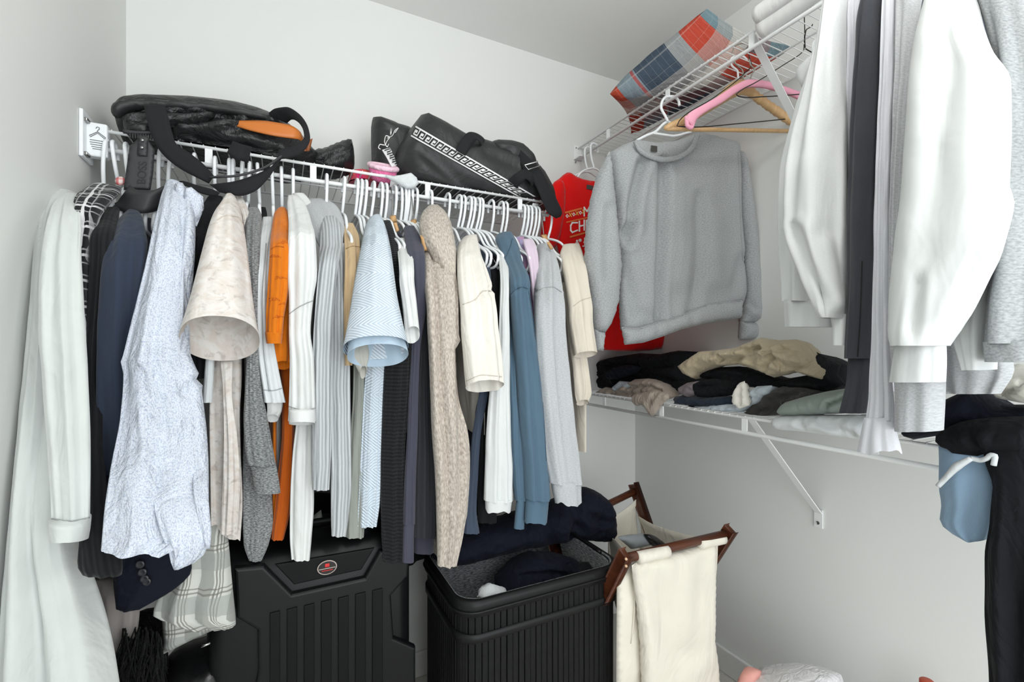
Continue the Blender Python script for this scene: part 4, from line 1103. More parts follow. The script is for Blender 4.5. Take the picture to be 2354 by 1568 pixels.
band('shoulder_arm', pv(PPK, pA), pv(PPK, pB), .009, M_PINK, pk, n=50, bow=-.003)
tube('arm_tip', pv(PPK, [(1578, 268), (1580, 288), (1588, 294), (1594, 280)]), .006, M_PINK, pk, smooth_n=16)
tube('hook', pv(PPK, [(1724, 188), (1728, 172), (1735, 160), (1726, 150), (1722, 136)]), .002, M_CHROME, pk, smooth_n=20)
def wire_hanger(label, y, pts, hook):
    P = ((XFR, y, 0), (-.12, -.99, 0))
    r = thing('wire_hanger', label, 'hanger', at(pts[0][0], pts[0][1], plane=P), None)
    tube('frame', pv(P, pts), .0016, M_WIREB, r, smooth_n=60, n=6)
    tube('hook', pv(P, hook), .0016, M_WIREB, r, smooth_n=30, n=6)
wire_hanger('black wire hanger whose bottom bar crosses the wooden hanger', .90, [(1846, 118), (1840, 124), (1800, 150), (1740, 188), (1700, 210), (1692, 218), (1700, 222), (1760, 222), (1850, 216), (1900, 214)], [(1848, 115), (1849, 92), (1850, 70), (1849, 40), (1851, 20), (1862, 16), (1870, 26)])
wire_hanger('black wire hanger lying lowest, its bar just above the trouser bar', .96, [(1715, 165), (1700, 180), (1640, 225), (1560, 280), (1556, 290), (1580, 292), (1700, 284), (1838, 271), (1890, 268)], [(1716, 164), (1728, 150), (1722, 128), (1726, 108), (1740, 100), (1752, 106), (1760, 124)])
wire_hanger('black wire hanger highest on the rod beside the white towel', .80, [(1852, 112), (1862, 118), (1890, 132), (1930, 150)], [(1851, 110), (1850, 90), (1853, 70), (1866, 60), (1868, 56)])
# white hanger loop behind
wl = thing('plastic_hanger', 'thin white hanger hook left of the wooden hanger neck', 'hanger', at(1680, 180, plane=PWH))
tube('hook', pv(PWH, [(1697, 182), (1696, 165), (1682, 150), (1680, 138), (1690, 130), (1708, 130), (1718, 138)]), .003, M_PLAST, wl, smooth_n=30)

# garments close to the camera on the right, hung edge-on
GR = 'sweatshirts on the high right rod'
w1 = garment('white_grey_sweatshirt', 'whitish grey sweatshirt nearest the empty hangers on the high rod', 'sweatshirt', M_WGREY,
    '-60:1938,1948@.99 0:1916,1944@.98 60:1904,1942@.97 150:1880,1942@.96 260:1846,1943@.95 340:1822,1944@.945 400:1812,1945@.94 480:1808,1947@.94 560:1822,1948@.94 640:1858,1952@.94 700:1888,1956@.94 732:1902,1956@.94', ax='R', front=.95, group=GR, amp=.014, folds=2.6, depth=.05, n=60, body=False, hem=750,
    creases=[([(1830, 530), (1852, 600), (1892, 690)], 10, .012), ([(1900, 560), (1925, 700)], 14, -.008)],
    parts=[('cuff', '722:1912,1956@.94/.022 760:1919,1956@.94/.02 794:1920,1954@.94/.02', None, dict(flat_top=True, amp=.002)),
           ('body', '-20:1925,1960@1.06 60:1898,1960@1.05 170:1866,1960@1.04 300:1822,1958@1.03 400:1799,1955@1.03 500:1796,1950@1.03 600:1800,1946@1.03 694:1806,1935@1.03', None, dict(flat_top=True, amp=.02, folds=3, depth=.05)),
           ('hem_band', '690:1807,1930@1.03/.042 752:1810,1922@1.03/.042', None, dict(flat_top=True, amp=.012, folds=3))])
puff('far_sleeve', [(1846, 150), (1880, 120), (1890, 130), (1870, 200), (1850, 215), (1835, 185), (1828, 172)], PX(1.2), .03, M_WGREY, w1, res=.012)
garment('pale_sweatshirt', 'pale grey sweatshirt strip just left of the charcoal one', 'sweatshirt', M_LAV,
    '-60:1955,1990@1.02 0:1945,1986@1.0 100:1943,1980@.98 240:1942,1970@.97 400:1944,1965@.97 540:1948,1964@.97', ax='R', front=.97, group=GR, amp=.006, hem=700, thick=.014)
garment('charcoal_sweatshirt', 'charcoal sweatshirt with long cuff between two pale ones', 'sweatshirt', M_CHARJ,
    '-40:2000,2034@1.0 0:1986,2032@.98 30:1978,2030@.97 120:1971,2026@.95 260:1961,2022@.94 400:1958,2015@.935 540:1955,2011@.93 660:1955,2009@.93 760:1950,2004@.93 824:1946,2001@.93', ax='R', front=.935, group=GR, amp=.006, folds=2.5, depth=.028, thick=.012, hem=820,
    parts=[('cuff', '818:1951,1999@.93 870:1948,1998@.93 920:1938,1994@.93 950:1931,1990@.93', None, dict(flat_top=True, amp=.005))])
garment('lavender_grey_sweatshirt', 'pale lavender grey sweatshirt with flared cuff right of the charcoal one', 'sweatshirt', M_LAV,
    '-40:2034,2066@.98 0:2030,2062@.96 200:2022,2056@.93 400:2013,2048@.92 600:2009,2045@.91 800:2004,2047@.905 900:1998,2052@.90 966:1990,2056@.90', ax='R', front=.91, group=GR, amp=.006, thick=.012, hem=900,
    parts=[('cuff', '960:1988,2055@.90 1000:1980,2062@.90 1038:1973,2072@.90', None, dict(flat_top=True, amp=.006, wave=.003))])
garment('heather_grey_sweatshirt', 'heather grey sweatshirt with wide cuff under the big white sleeve', 'sweatshirt', M_LGREY,
    '-40:2062,2140@.97 0:2060,2130@.95 120:2058,2112@.92 300:2052,2092@.905 500:2046,2078@.90 700:2043,2090@.895 800:2046,2140@.895 878:2058,2172@.895', ax='R', front=.90, group=GR, amp=.008, hem=860, half=.14,
    parts=[('cuff', '872:2060,2170@.89 920:2062,2168@.89 990:2060,2164@.89', None, dict(flat_top=True, amp=.006, depth=.03))])
garment('navy_shirt', 'navy garment edge squeezed left of the big white sweatshirt', 'shirt', M_SLATE,
    '-40:2128,2168@.90 0:2122,2160@.88 60:2112,2144@.865 140:2103,2126@.85 220:2098,2114@.845 300:2092,2106@.84', ax='R', front=.84, group=GR, amp=.002, thick=.008, hem=500, depth=.01)
w7 = garment('big_white_sweatshirt', 'big white sweatshirt with a full sleeve and ribbed cuff, nearest the camera', 'sweatshirt', M_WHITE2,
    '-60:2180,2216@.92 0:2150,2238@.89 60:2130,2255@.87 110:2116,2275@.86 180:2102,2318@.85 350:2088,2318@.835 460:2079,2314@.83 560:2066,2294@.825 640:2059,2255@.825 710:2055,2220@.825 765:2056,2184@.825 795:2064,2172@.825', ax='R', front=.83, group=GR, amp=.006, folds=1.6, depth=.055, n=64, body=False, hem=850,
    creases=[([(2290, 470), (2255, 590), (2180, 740)], 12, .012), ([(2110, 640), (2100, 760)], 10, .006)],
    parts=[('cuff', '778:2068,2170@.825/.028 830:2056,2172@.825/.028 878:2048,2170@.825/.028', None, dict(flat_top=True, amp=.004, folds=6)),
           ('body', '400:2200,2330@.94 600:2190,2330@.94 740:2186,2290@.93 850:2222,2280@.93', None, dict(flat_top=True, amp=.01, depth=.04))])
garment('foreground_grey_sweatshirt', 'blue-grey heather sweatshirt at the right picture edge', 'sweatshirt', M_GREYH,
    '-60:2240,2420@.95 0:2250,2420@.93 120:2280,2430@.92 300:2300,2440@.91 460:2300,2440@.905 600:2284,2440@.90 700:2268,2440@.90 790:2263,2440@.90', ax='R', front=.90, group=GR, amp=.012, folds=2, depth=.04, body=False,
    parts=[('hem_band', '786:2264,2440@.90/.036 832:2268,2440@.90/.036', None, dict(flat_top=True, amp=.004))])
garment('grey_sleeve_top', 'mid grey heather sweatshirt hem behind the big white cuff', 'sweatshirt', M_LGREY,
    '760:2150,2300@1.02 850:2160,2330@1.02 905:2172,2300@1.02', ax='R', front=1.02, group=GR, flat_top=True, amp=.008, body=False)
# towel on the high shelf
tw = thing('rolled_towel', 'white rolled towel on the high shelf above the wire hangers', 'towel', at(1790, 60, X=1.2))
M_TOWEL = fabric('white_towel', (232, 232, 230), .95, weave=400, wrinkle=.2)
tube('roll', [at(x, y, X=1.16) for x, y in [(1752, 66), (1800, 30), (1850, -8), (1920, -60)]], .030, M_TOWEL, tw, n=20, smooth_n=14)
tube('roll', [at(x, y, X=1.13) for x, y in [(1740, 36), (1790, 2), (1840, -34), (1900, -80)]], .022, M_TOWEL, tw, n=20, smooth_n=14)

# plaid pillow on the high shelf
kp = NT('patchwork_plaid', .85, .12)
_x, _y, _z = kp.sep(kp.uv())
cp = kp.mix(0.0, lin((128, 142, 150)), lin((128, 142, 150)))
cp = stripes(kp, _x, 10.0, [(-.1, .0030, (188, 76, 52), 1), (.0085, .0095, (170, 70, 62), .8), (.0100, .0215, (66, 78, 92), 1), (.0215, .0265, (150, 152, 152), .9), (.0265, .034, (186, 72, 54), 1), (.034, .0365, (110, 134, 142), .9), (.0400, .0408, (176, 60, 50), 1), (.044, .2, (66, 80, 94), 1)], cp)
cp = stripes(kp, _y, 10.0, [(.0055, .0125, (176, 170, 164), .45), (.0125, .019, (204, 198, 190), .72), (.019, .027, (160, 70, 56), .35), (.033, .05, (60, 70, 84), .5)], cp)
cp = stripes(kp, _x, .021, [(0, .05, (226, 224, 218), .16)], cp); cp = stripes(kp, _y, .028, [(0, .04, (226, 224, 218), .16)], cp)
cp = stripes(kp, _x, .0042, [(0, .3, (70, 76, 84), .22)], cp)
kp.col(cp); kp.bump([(kp.noise(kp.ob(), 12, 3, .6, 1.4), .4, .03)])
M_PILL = kp.m
def cushion(name, label, cat, c, th, mat, clampz=None, n=30, bulge=.09):
    A, B_, C_, D_ = [np.array(list(v)) for v in c]
    N0 = np.cross(B_ - A, D_ - A); N0 /= np.linalg.norm(N0)
    V = []; UV = []; LU = np.linalg.norm(B_ - A); LV = np.linalg.norm(D_ - A)
    for side in (1, -1):
        for i in range(n + 1):
            for j in range(n + 1):
                u, v = i / n, j / n
                cu = 1 - bulge * math.sin(PI * v); cv = 1 - bulge * math.sin(PI * u)
                uu = .5 + (u - .5) * cu; vv = .5 + (v - .5) * cv
                p = A * (1 - uu) * (1 - vv) + B_ * uu * (1 - vv) + C_ * uu * vv + D_ * (1 - uu) * vv
                h = th * (max(0, math.sin(PI * u)) * max(0, math.sin(PI * v)))**.42
                h += .006 * noise.noise((p[0] * 14, p[1] * 14, side)) * min(1, h / th * 2)
                p = p + N0 * side * h
                if clampz is not None: p[2] = max(p[2], clampz)
                V.append(tuple(p)); UV.append((u * LU, v * LV))
    Fc = []; m = n + 1; o = m * m
    for i in range(n):
        for j in range(n):
            a = i * m + j
            Fc.append((a, a + m, a + m + 1, a + 1)); Fc.append((o + a, o + a + 1, o + a + m + 1, o + a + m))
    ob = mk(name, V, Fc, mat, None, UV)
    return tag(ob, label, cat)
pA_, pC_, pD_, pE_ = at(1402, 216, Z=2.10), at(1625, 20, X=1.205), at(1828, 122, Z=2.10), Vector((1.30, 1.50, 2.10))
cushion('plaid_pillow', 'plaid pillow in red, grey and blue lying on the high wire shelf', 'pillow', (pA_, pC_, pD_ + Vector((0, 0, .02)), pE_), .075, M_PILL, clampz=ZU + .007)

r_ = find('charcoal_sweatshirt'); m_ = part_of(r_, 'sleeve'); seam(r_, m_, [(1982, 600), (1978, 720), (1972, 820)], M_SEAMK)
for pp in (gs,):
    m_ = [c for c in gs.children if c.name.startswith('body')][0]
    seam(gs, m_, [(1404, 360), (1404, 391), (1411, 465), (1421, 550)], M_SEAMG, r=.0014); seam(gs, m_, [(1697, 350), (1702, 502), (1708, 600)], M_SEAMG, r=.0014)
    m_ = [c for c in gs.children if c.name.startswith('hem_band')][0]
    seam(gs, m_, [(1432, 755), (1470, 755), (1516, 741), (1570, 725), (1620, 703), (1660, 697), (1703, 692)], M_SEAMG)
for (px, lab) in ((1972, 'white plastic hanger of the pale grey sweatshirt strip on the high rod'), (2012, 'white plastic hanger of the charcoal sweatshirt on the high rod'), (2050, 'white plastic hanger of the lavender grey sweatshirt on the high rod'),
                  (2100, 'white plastic hanger of the heather grey sweatshirt on the high rod'), (2142, 'white plastic hanger of the navy shirt on the high rod'), (2200, 'white plastic hanger of the big white sweatshirt on the high rod'), (2330, 'white plastic hanger of the blue-grey foreground sweatshirt on the high rod')):
    hanger_r(px, 60, 0, lab)

# ------------------------------------------------------------------ bags on the back shelf
M_NYL = nylon('black_nylon', (30, 31, 32), .40, .7, 14)
M_NYL2 = nylon('black_smooth_nylon', (38, 39, 40), .5, .3, 9)
M_WEB = fabric('black_webbing', (36, 36, 38), .75, weave=900, wrinkle=.05, sheen=.05)
M_RUB = plain('black_rubber', (46, 47, 49), .55)
M_EMB = plain('black_emboss', (20, 20, 21), .5)
M_LEA = plain('tan_leather', (196, 112, 44), .38, 0, .5, bumps=(180, .15, .002))
M_LEAD = plain('brown_leather', (140, 78, 34), .45)
M_STEEL = plain('buckle_steel', (196, 196, 196), .25, 1.0)
ZB = ZS + .0075
b1 = thing('tote_bag', 'slouchy black nylon bag with tan leather handle on the back shelf', 'bag', (.0, 1.5, ZB))
pb = puff('bag_body', [(262, 262), (280, 240), (330, 232), (420, 234), (500, 241), (560, 250), (610, 264), (660, 290), (695, 318), (715, 345), (740, 368), (700, 430), (560, 420), (420, 395), (330, 372), (290, 340), (272, 300)], PY(1.48), .12, M_NYL, b1, res=.009, R=.09, wr=.010, ws=11, ridge=True, clampz=ZB,
     creases=[([(345, 270), (500, 262), (600, 285)], 7, .014), ([(400, 300), (500, 290), (560, 275)], 8, -.014), ([(420, 318), (520, 330), (640, 352)], 8, .016), ([(290, 290), (400, 310)], 9, .012), ([(430, 345), (560, 365), (640, 385)], 8, -.012)])
puff('side_pocket', [(690, 372), (720, 345), (742, 346), (770, 331), (800, 322), (812, 330), (816, 370), (812, 398), (780, 412), (700, 410)], PY(1.50), .07, M_NYL, b1, res=.011, R=.05, wr=.010, ws=20, clampz=ZB, creases=[([(720, 380), (790, 350)], 6, .01)])
puff('top_flap', [(254, 246), (262, 234), (285, 228), (340, 228), (420, 232), (500, 239), (585, 254), (640, 276), (600, 276), (500, 258), (400, 254), (320, 252), (290, 262), (270, 275), (256, 262)], PY(1.36), .018, M_NYL2, b1, res=.010, wr=.003, ws=10)
puff('lower_fold', [(282, 268), (300, 258), (345, 255), (430, 262), (488, 254), (498, 270), (470, 284), (400, 292), (352, 300), (350, 322), (300, 318), (284, 300)], PY(1.345), .02, M_NYL, b1, res=.009, wr=.006, ws=22, creases=[([(300, 275), (380, 285), (480, 268)], 5, .01)])
# zip teeth under the left corner
for i in range(9):
    p = at(300 + i * 6.0, 312 + i * .3, Y=1.325)
    V, Fc = box_mesh(p.x - .0016, p.x + .0016, p.y - .003, p.y + .003, p.z - .006, p.z + .004); mk('zip_tooth', V, Fc, M_EMB, b1, smooth=False)
tube('zip_tape', [at(x, y, Y=1.33) for x, y in [(283, 302), (300, 304), (352, 306)]], .005, M_RUB, b1, smooth_n=10)
# tan leather handle and tab
band('leather_handle', [at(x, y, Y=q) for x, y, q in [(508, 280, 1.36), (560, 278, 1.345), (620, 280, 1.34), (665, 288, 1.335), (688, 302, 1.34), (697, 322, 1.36)]], [at(x, y, Y=q) for x, y, q in [(530, 286, 1.36), (575, 300, 1.34), (630, 312, 1.33), (672, 318, 1.33), (690, 322, 1.34), (696, 330, 1.36)]], .004, M_LEA, b1, n=40, bow=-.001)
puff('leather_tab', [(708, 322), (719, 318), (712, 347), (699, 348), (704, 334)], PY(1.37), .004, M_LEAD, b1, res=.006, wr=0, rnd=0)
puff('leather_tab', [(604, 257), (612, 257), (612, 268), (606, 266)], PY(1.40), .004, M_LEA, b1, res=.005, wr=0, rnd=0)
# webbing straps
def strap(name, A, B, Ys, par, mat=None, n=60, th=.0035):
    return band(name, [at(x, y, Y=q) for (x, y), q in zip(A, Ys)], [at(x, y, Y=q) for (x, y), q in zip(B, Ys)], th, mat or M_WEB, par, n=n)
strap('strap', [(331, 242), (338, 275), (348, 310), (366, 345), (400, 378), (440, 402), (480, 422)], [(379, 241), (388, 275), (396, 306), (405, 330), (436, 352), (465, 375), (492, 405)], [1.335, 1.32, 1.31, 1.30, 1.30, 1.30, 1.31], b1)
strap('strap', [(482, 424), (520, 420), (570, 408), (620, 385), (648, 362)], [(505, 442), (545, 450), (585, 440), (615, 412), (640, 372)], [1.30, 1.29, 1.29, 1.30, 1.31], b1)
tube('strap_edge', [at(x, y, Y=q) for x, y, q in [(482, 408, 1.295), (520, 406, 1.285), (560, 401, 1.285), (610, 384, 1.29), (648, 358, 1.30)]], .003, M_RUB, b1, smooth_n=30)
strap('strap', [(615, 262), (632, 250), (655, 246), (685, 260), (708, 292), (713, 318), (700, 345), (665, 363), (640, 366)], [(660, 283), (668, 276), (676, 275), (690, 285), (698, 303), (699, 315), (688, 328), (660, 340), (640, 345)], [1.39, 1.37, 1.35, 1.33, 1.315, 1.31, 1.31, 1.31, 1.31], b1)
strap('strap_tab', [(536, 325), (560, 333), (578, 338)], [(522, 352), (548, 368), (570, 374)], [1.32, 1.31, 1.32], b1)
strap('strap_end', [(392, 423), (420, 416), (450, 425), (490, 436), (505, 443)], [(395, 425), (424, 427), (450, 440), (485, 450), (500, 450)], [1.30, 1.29, 1.285, 1.285, 1.29], b1)
# luggage tag
tg = thing('luggage_tag', 'dark grey rubber luggage tag embossed BOSS dangling from the black nylon bag', 'tag', at(325, 470, Y=1.30))
PT = PY(1.285)
puff('tag_plate', [(318, 318), (338, 318), (356, 345), (352, 400), (346, 437), (284, 437), (290, 390), (298, 335)], PT, .003, M_RUB, tg, res=.006, wr=0, rnd=0, R=.003)
puff('tag_tab', [(318, 310), (342, 312), (339, 360), (314, 359)], PY(1.281), .002, M_RUB, tg, res=.006, wr=0, rnd=0, R=.002)
for (x, y) in ((328, 323), (327, 340)):
    p = at(x, y, Y=1.277); tube('rivet', [p, p + Vector((0, -.003, 0))], .0028, M_STEEL, tg, n=12)
lobj_text('embossed_letters', 'BOSS', .0225, M_EMB, tg, at(334, 424, Y=1.2815), at(336, 380, Y=1.2815) - at(332, 433, Y=1.2815), at(310, 432, Y=1.2815) - at(334, 433, Y=1.2815))
band('tag_loop', [at(x, y, Y=q) for x, y, q in [(300, 427, 1.283), (320, 437, 1.26), (345, 438, 1.255), (380, 428, 1.27), (384, 440, 1.29)]], [at(x, y, Y=q) for x, y, q in [(262, 478, 1.283), (290, 487, 1.26), (325, 490, 1.255), (358, 484, 1.27), (384, 450, 1.29)]], .004, M_RUB, tg)

# greek key duffel
b2 = thing('duffel_bag', 'black duffel bag with white greek key band at the right of the back shelf', 'bag', (.7, 1.5, ZB))
main = puff('bag_body', [(940, 300), (968, 264), (1010, 285), (1060, 314), (1100, 326), (1150, 340), (1185, 352), (1215, 372), (1240, 400), (1262, 440), (1270, 480), (1180, 500), (1050, 480), (950, 455), (915, 440), (905, 390), (915, 340)], PY(1.46), .105, M_NYL2, b2, res=.012, R=.09, wr=.004, ws=9, clampz=ZB, rnd=0,
     creases=[([(958, 285), (938, 330), (945, 400), (955, 440)], 4, .006), ([(975, 345), (1060, 420), (1100, 440)], 14, .012), ([(1120, 350), (1190, 380)], 10, .006)])
end = puff('bag_end', [(852, 300), (856, 272), (860, 268), (905, 284), (928, 292), (950, 300), (950, 400), (920, 450), (870, 440), (855, 400)], PY(1.55), .06, M_NYL2, b2, res=.012, R=.05, wr=.004, clampz=ZB, creases=[([(860, 290), (905, 300)], 5, .006)])
puff('end_pocket', [(1110, 326), (1180, 330), (1205, 352), (1222, 372), (1225, 420), (1160, 400), (1110, 370)], PY(1.44), .085, M_NYL2, b2, res=.011, R=.05, wr=.003, clampz=ZB, creases=[([(1120, 335), (1150, 350), (1175, 345)], 5, .006)])
bm_ = bvh(main)
# the band with its key pattern
SA, SB, SC_, SD = (956, 289), (1232, 452), (1194, 454), (944, 313)
def sp(u, v, off):
    x = (SA[0] * (1 - u) + SB[0] * u) * (1 - v) + (SD[0] * (1 - u) + SC_[0] * u) * v
    y = (SA[1] * (1 - u) + SB[1] * u) * (1 - v) + (SD[1] * (1 - u) + SC_[1] * u) * v
    return drape(bm_, x, y, off, 1.37)
M_KEYW = plain('white_band', (232, 232, 232), .7); M_KEYB = plain('band_black', (18, 18, 19), .7)
def patch(name, rects, off, mat, par, nu=None):
    V = []; Fc = []
    for (u0, u1, v0, v1) in rects:
        n = max(1, int((u1 - u0) * 60)); o = len(V)
        for i in range(n + 1):
            u = u0 + (u1 - u0) * i / n; V.append(sp(u, v0, off)); V.append(sp(u, v1, off))
        for i in range(n): a = o + 2 * i; Fc.append((a, a + 1, a + 3, a + 2))
    return mk(name, V, Fc, mat, par, smooth=False)
key = patch('key_band', [(0, 1, 0, 1)], .004, M_KEYW, b2)
NK = 19; rects = []
for i in range(NK):
    u0 = i / NK; d = 1 / NK
    def r(a, b, c, e): rects.append((u0 + a * d, u0 + b * d, c, e))
    r(.00, .14, .14, .86)          # upright
    r(.00, .74, .14, .26)          # top run
    r(.60, .74, .14, .62)          # inner drop
    r(.32, .74, .52, .62)          # inner foot
    r(.00, .14, .74, .86); r(.14, 1.0, .76, .86)    # floor run
    r(.88, 1.0, .14, .86)
patch('key_pattern', rects, .0055, M_KEYB, key)
# handles
def dstrap(name, A, B, Ys, par, mat=None): return strap(name, A, B, Ys, par, mat, n=40)
dstrap('handle', [(1048, 345), (1062, 318), (1078, 304), (1098, 308), (1114, 322), (1112, 340)], [(1070, 358), (1088, 330), (1098, 322), (1104, 330), (1106, 338), (1104, 348)], [1.345, 1.335, 1.33, 1.34, 1.37, 1.40], b2)
dstrap('handle', [(1168, 415), (1186, 398), (1205, 390), (1222, 398), (1232, 415)], [(1190, 432), (1200, 418), (1210, 412), (1216, 416), (1222, 428)], [1.345, 1.325, 1.32, 1.32, 1.34], b2)
dstrap('shoulder_strap', [(1190, 338), (1215, 362), (1240, 388), (1262, 425), (1280, 460), (1292, 490), (1285, 500), (1260, 485), (1245, 450), (1232, 420)], [(1196, 378), (1206, 396), (1222, 412), (1238, 440), (1250, 470), (1262, 492), (1278, 502), (1275, 480), (1262, 440), (1252, 410)], [1.36, 1.345, 1.335, 1.325, 1.32, 1.32, 1.325, 1.34, 1.35, 1.36], b2)
tube('buckle', [at(x, y, Y=1.318) for x, y in [(1206, 380), (1236, 371), (1240, 382), (1214, 390)]], .0022, M_STEEL, b2, closed=True, n=6)
# key patterned strap end with metal clips
st = band('strap_end', [at(x, y, Y=1.42) for x, y in [(878, 345), (890, 365), (900, 385)]], [at(x, y, Y=1.42) for x, y in [(896, 340), (906, 360), (912, 380)]], .003, M_KEYW, b2)
for i in range(4):
    x, y = 884 + i * 6, 346 + i * 9
    tube('strap_key', [at(a, b, Y=1.412) for a, b in [(x, y), (x + 12, y - 4), (x + 14, y + 1), (x + 6, y + 4)]], .0016, M_KEYB, st, n=5)
tube('clip', [at(x, y, Y=1.415) for x, y in [(876, 344), (870, 340), (874, 332), (884, 334), (890, 324), (896, 316), (888, 312), (884, 326), (890, 338), (894, 330)]], .002, M_STEEL, b2, smooth_n=40, n=6)
tube('clip', [at(x, y, Y=1.415) for x, y in [(890, 318), (902, 312), (908, 300), (916, 294), (908, 306)]], .002, M_STEEL, b2, smooth_n=24, n=6)
tube('zip_pull', [at(900, 295, Y=1.42), at(898, 312, Y=1.42)], .003, M_STEEL, b2, n=8)

# pink plush cup and cloth, white sock
M_PINKF = fabric('pink_plush', (246, 128, 178), .95, wrinkle=.5, wscale=30)
M_PINKW = fabric('pale_pink_plush', (242, 206, 220), .95, wrinkle=.4, wscale=30)
M_HOTP = fabric('hot_pink_satin', (226, 42, 120), .5, wrinkle=.8, wscale=26, heather=.7, c2=(236, 120, 70), hs=(40, 30))
pc = thing('plush_hat', 'pink plush hat with pale rim upturned on the back shelf', 'hat', at(880, 400, Y=1.41))
cc = at(881, 384, Y=1.41)
def ring(c, rx, rz, ry, tiltz, n=40): return [c + Vector((rx * math.cos(a), ry * math.sin(a), rz * math.sin(a))) for a in np.linspace(0, 2 * PI, n, endpoint=False)]
tube('rim', ring(cc, .040, .016, .030, 0), .0075, M_PINKW, pc, closed=True, n=10)
V = []; Fc = []
prof = [(.042, 0), (.040, -.015), (.034, -.035), (.02, -.042), (.003, -.043)]
for r_, z_ in prof:
    for p in ring(cc + Vector((0, .012 * -z_ / .04, z_)), r_, .016 * r_ / .042, .030 * r_ / .042, 0, 32): V.append(p)
for i in range(len(prof) - 1):
    for k in range(32): a = i * 32 + k; b = i * 32 + (k + 1) % 32; Fc.append((a, b, b + 32, a + 32))
mk('crown', V, Fc, M_PINKF, pc)
pkc = puff('pink_cloth', [(800, 400), (815, 388), (845, 392), (870, 402), (878, 430), (870, 470), (820, 480), (798, 450)], PY(1.50), .06, M_HOTP, None, res=.011, wr=.012, ws=30, clampz=ZB)
tag(pkc, 'crumpled hot pink satin cloth behind the hanger hooks on the back shelf', 'cloth')
sk = puff('white_sock', [(876, 400), (905, 404), (922, 402), (945, 397), (958, 408), (963, 422), (952, 434), (935, 434), (915, 424), (895, 412)], PY(1.345), .008, M_WHITE, None, res=.005, R=.012, wr=.005, ws=40, ridge=True, rs=60, rnd=0)
tag(sk, 'white sock draped over the front rail of the back shelf', 'sock')
# grey-brown box at the wall behind the hooks
# ------------------------------------------------------------------ suitcase
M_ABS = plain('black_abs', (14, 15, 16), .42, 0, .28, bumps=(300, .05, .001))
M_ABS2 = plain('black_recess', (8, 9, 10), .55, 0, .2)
su = thing('suitcase', 'large black hard shell suitcase with ridges and oval badge under the clothes', 'suitcase', (.1, 1.3, 0))
YS = 1.17
def s_at(px, py, y=YS): return at(px, py, Y=y)
sx0, sx1 = s_at(470, 1400).x, s_at(948, 1400).x
ztop_s = s_at(720, 1262).z
box('shell', sx0, sx1, YS, YS + .27, .05, ztop_s, M_ABS, su, bevel=.035, smooth=True)
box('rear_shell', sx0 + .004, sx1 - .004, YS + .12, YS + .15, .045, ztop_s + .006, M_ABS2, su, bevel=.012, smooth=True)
def sbox(name, poly, y, th, mat, bev=.004):
    # raised panel with bevelled edge following a pixel outline on the front face
    P0 = [s_at(x, q, y) for x, q in poly]
    bm = bmesh.new(); vs = [bm.verts.new(p) for p in P0]; f = bm.faces.new(vs)
    r = bmesh.ops.extrude_face_region(bm, geom=[f]); ev = [v for v in r['geom'] if isinstance(v, bmesh.types.BMVert)]
    for v in ev: v.co.y -= th
    bmesh.ops.recalc_face_normals(bm, faces=bm.faces[:])
    ed = [e for e in bm.edges if all(v in ev for v in e.verts)]
    bmesh.ops.bevel(bm, geom=ed, offset=bev, segments=3, affect='EDGES', profile=.5)
    bm.verts.ensure_lookup_table(); bm.verts.index_update()
    V = [v.co.copy() for v in bm.verts]; Fc = [tuple(v.index for v in f.verts) for f in bm.faces]; bm.free()
    return mk(name, V, Fc, mat, su, smooth=False)
# front moulding: raised frame around the badge recess and between the side recesses
sbox('front_panel', [(540, 1300), (608, 1294), (672, 1358), (836, 1322), (870, 1262), (905, 1256), (938, 1270), (935, 1318), (896, 1362), (902, 1458), (952, 1480), (952, 1700), (560, 1700), (594, 1535), (592, 1440), (545, 1412)], YS + .002, .018, M_ABS, .007)
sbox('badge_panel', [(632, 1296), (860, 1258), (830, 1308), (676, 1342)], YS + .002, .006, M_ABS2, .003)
for i in range(7):
    x = 620 + i * 39.2; yt = 1408 - i * 8.6
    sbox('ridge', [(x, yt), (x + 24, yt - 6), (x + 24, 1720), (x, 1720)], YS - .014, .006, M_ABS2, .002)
for (x, y, a) in ((752, 1304, 1),):
    c = s_at(x, y, YS - .006)
    M_BR = plain('badge_silver', (190, 178, 170), .3, .8); M_BK = plain('badge_black', (24, 20, 20), .3); M_BRD = plain('badge_red', (200, 34, 36), .35)
    def oval(name, rx, rz, dy, mat, n=36):
        top = [c + Vector((rx * math.cos(t), dy, rz * math.sin(t) + .0)) for t in np.linspace(0, 2 * PI, n, endpoint=False)]
        bot = [p + Vector((0, .003, 0)) for p in top]
        return mk(name, top + bot, [tuple(range(n))] + [(i, n + i, n + (i + 1) % n, (i + 1) % n) for i in range(n)], mat, su, smooth=False)
    bdg = oval('badge', .0215, .0165, -.002, M_BR)
    oval('badge_field', .0195, .0145, -.003, M_BK)
    V, Fc = box_mesh(c.x - .005, c.x + .005, c.y - .0042, c.y - .003, c.z + .002, c.z + .010, .001); mk('badge_mark', V, Fc, M_BRD, bdg, smooth=False)
    V, Fc = box_mesh(c.x - .018, c.x + .018, c.y - .0042, c.y - .003, c.z - .002, c.z - .0005); mk('badge_mark', V, Fc, M_BR, bdg, smooth=False)
    V, Fc = box_mesh(c.x - .012, c.x + .012, c.y - .0042, c.y - .003, c.z - .0065, c.z - .005); mk('badge_mark', V, Fc, M_BRD, bdg, smooth=False)
for wx in (sx0 + .05, sx1 - .05):
    for wy in (YS + .05, YS + .22): tube('wheel', [(wx - .012, wy, .025), (wx + .012, wy, .025)], .025, M_ABS2, su, n=18)
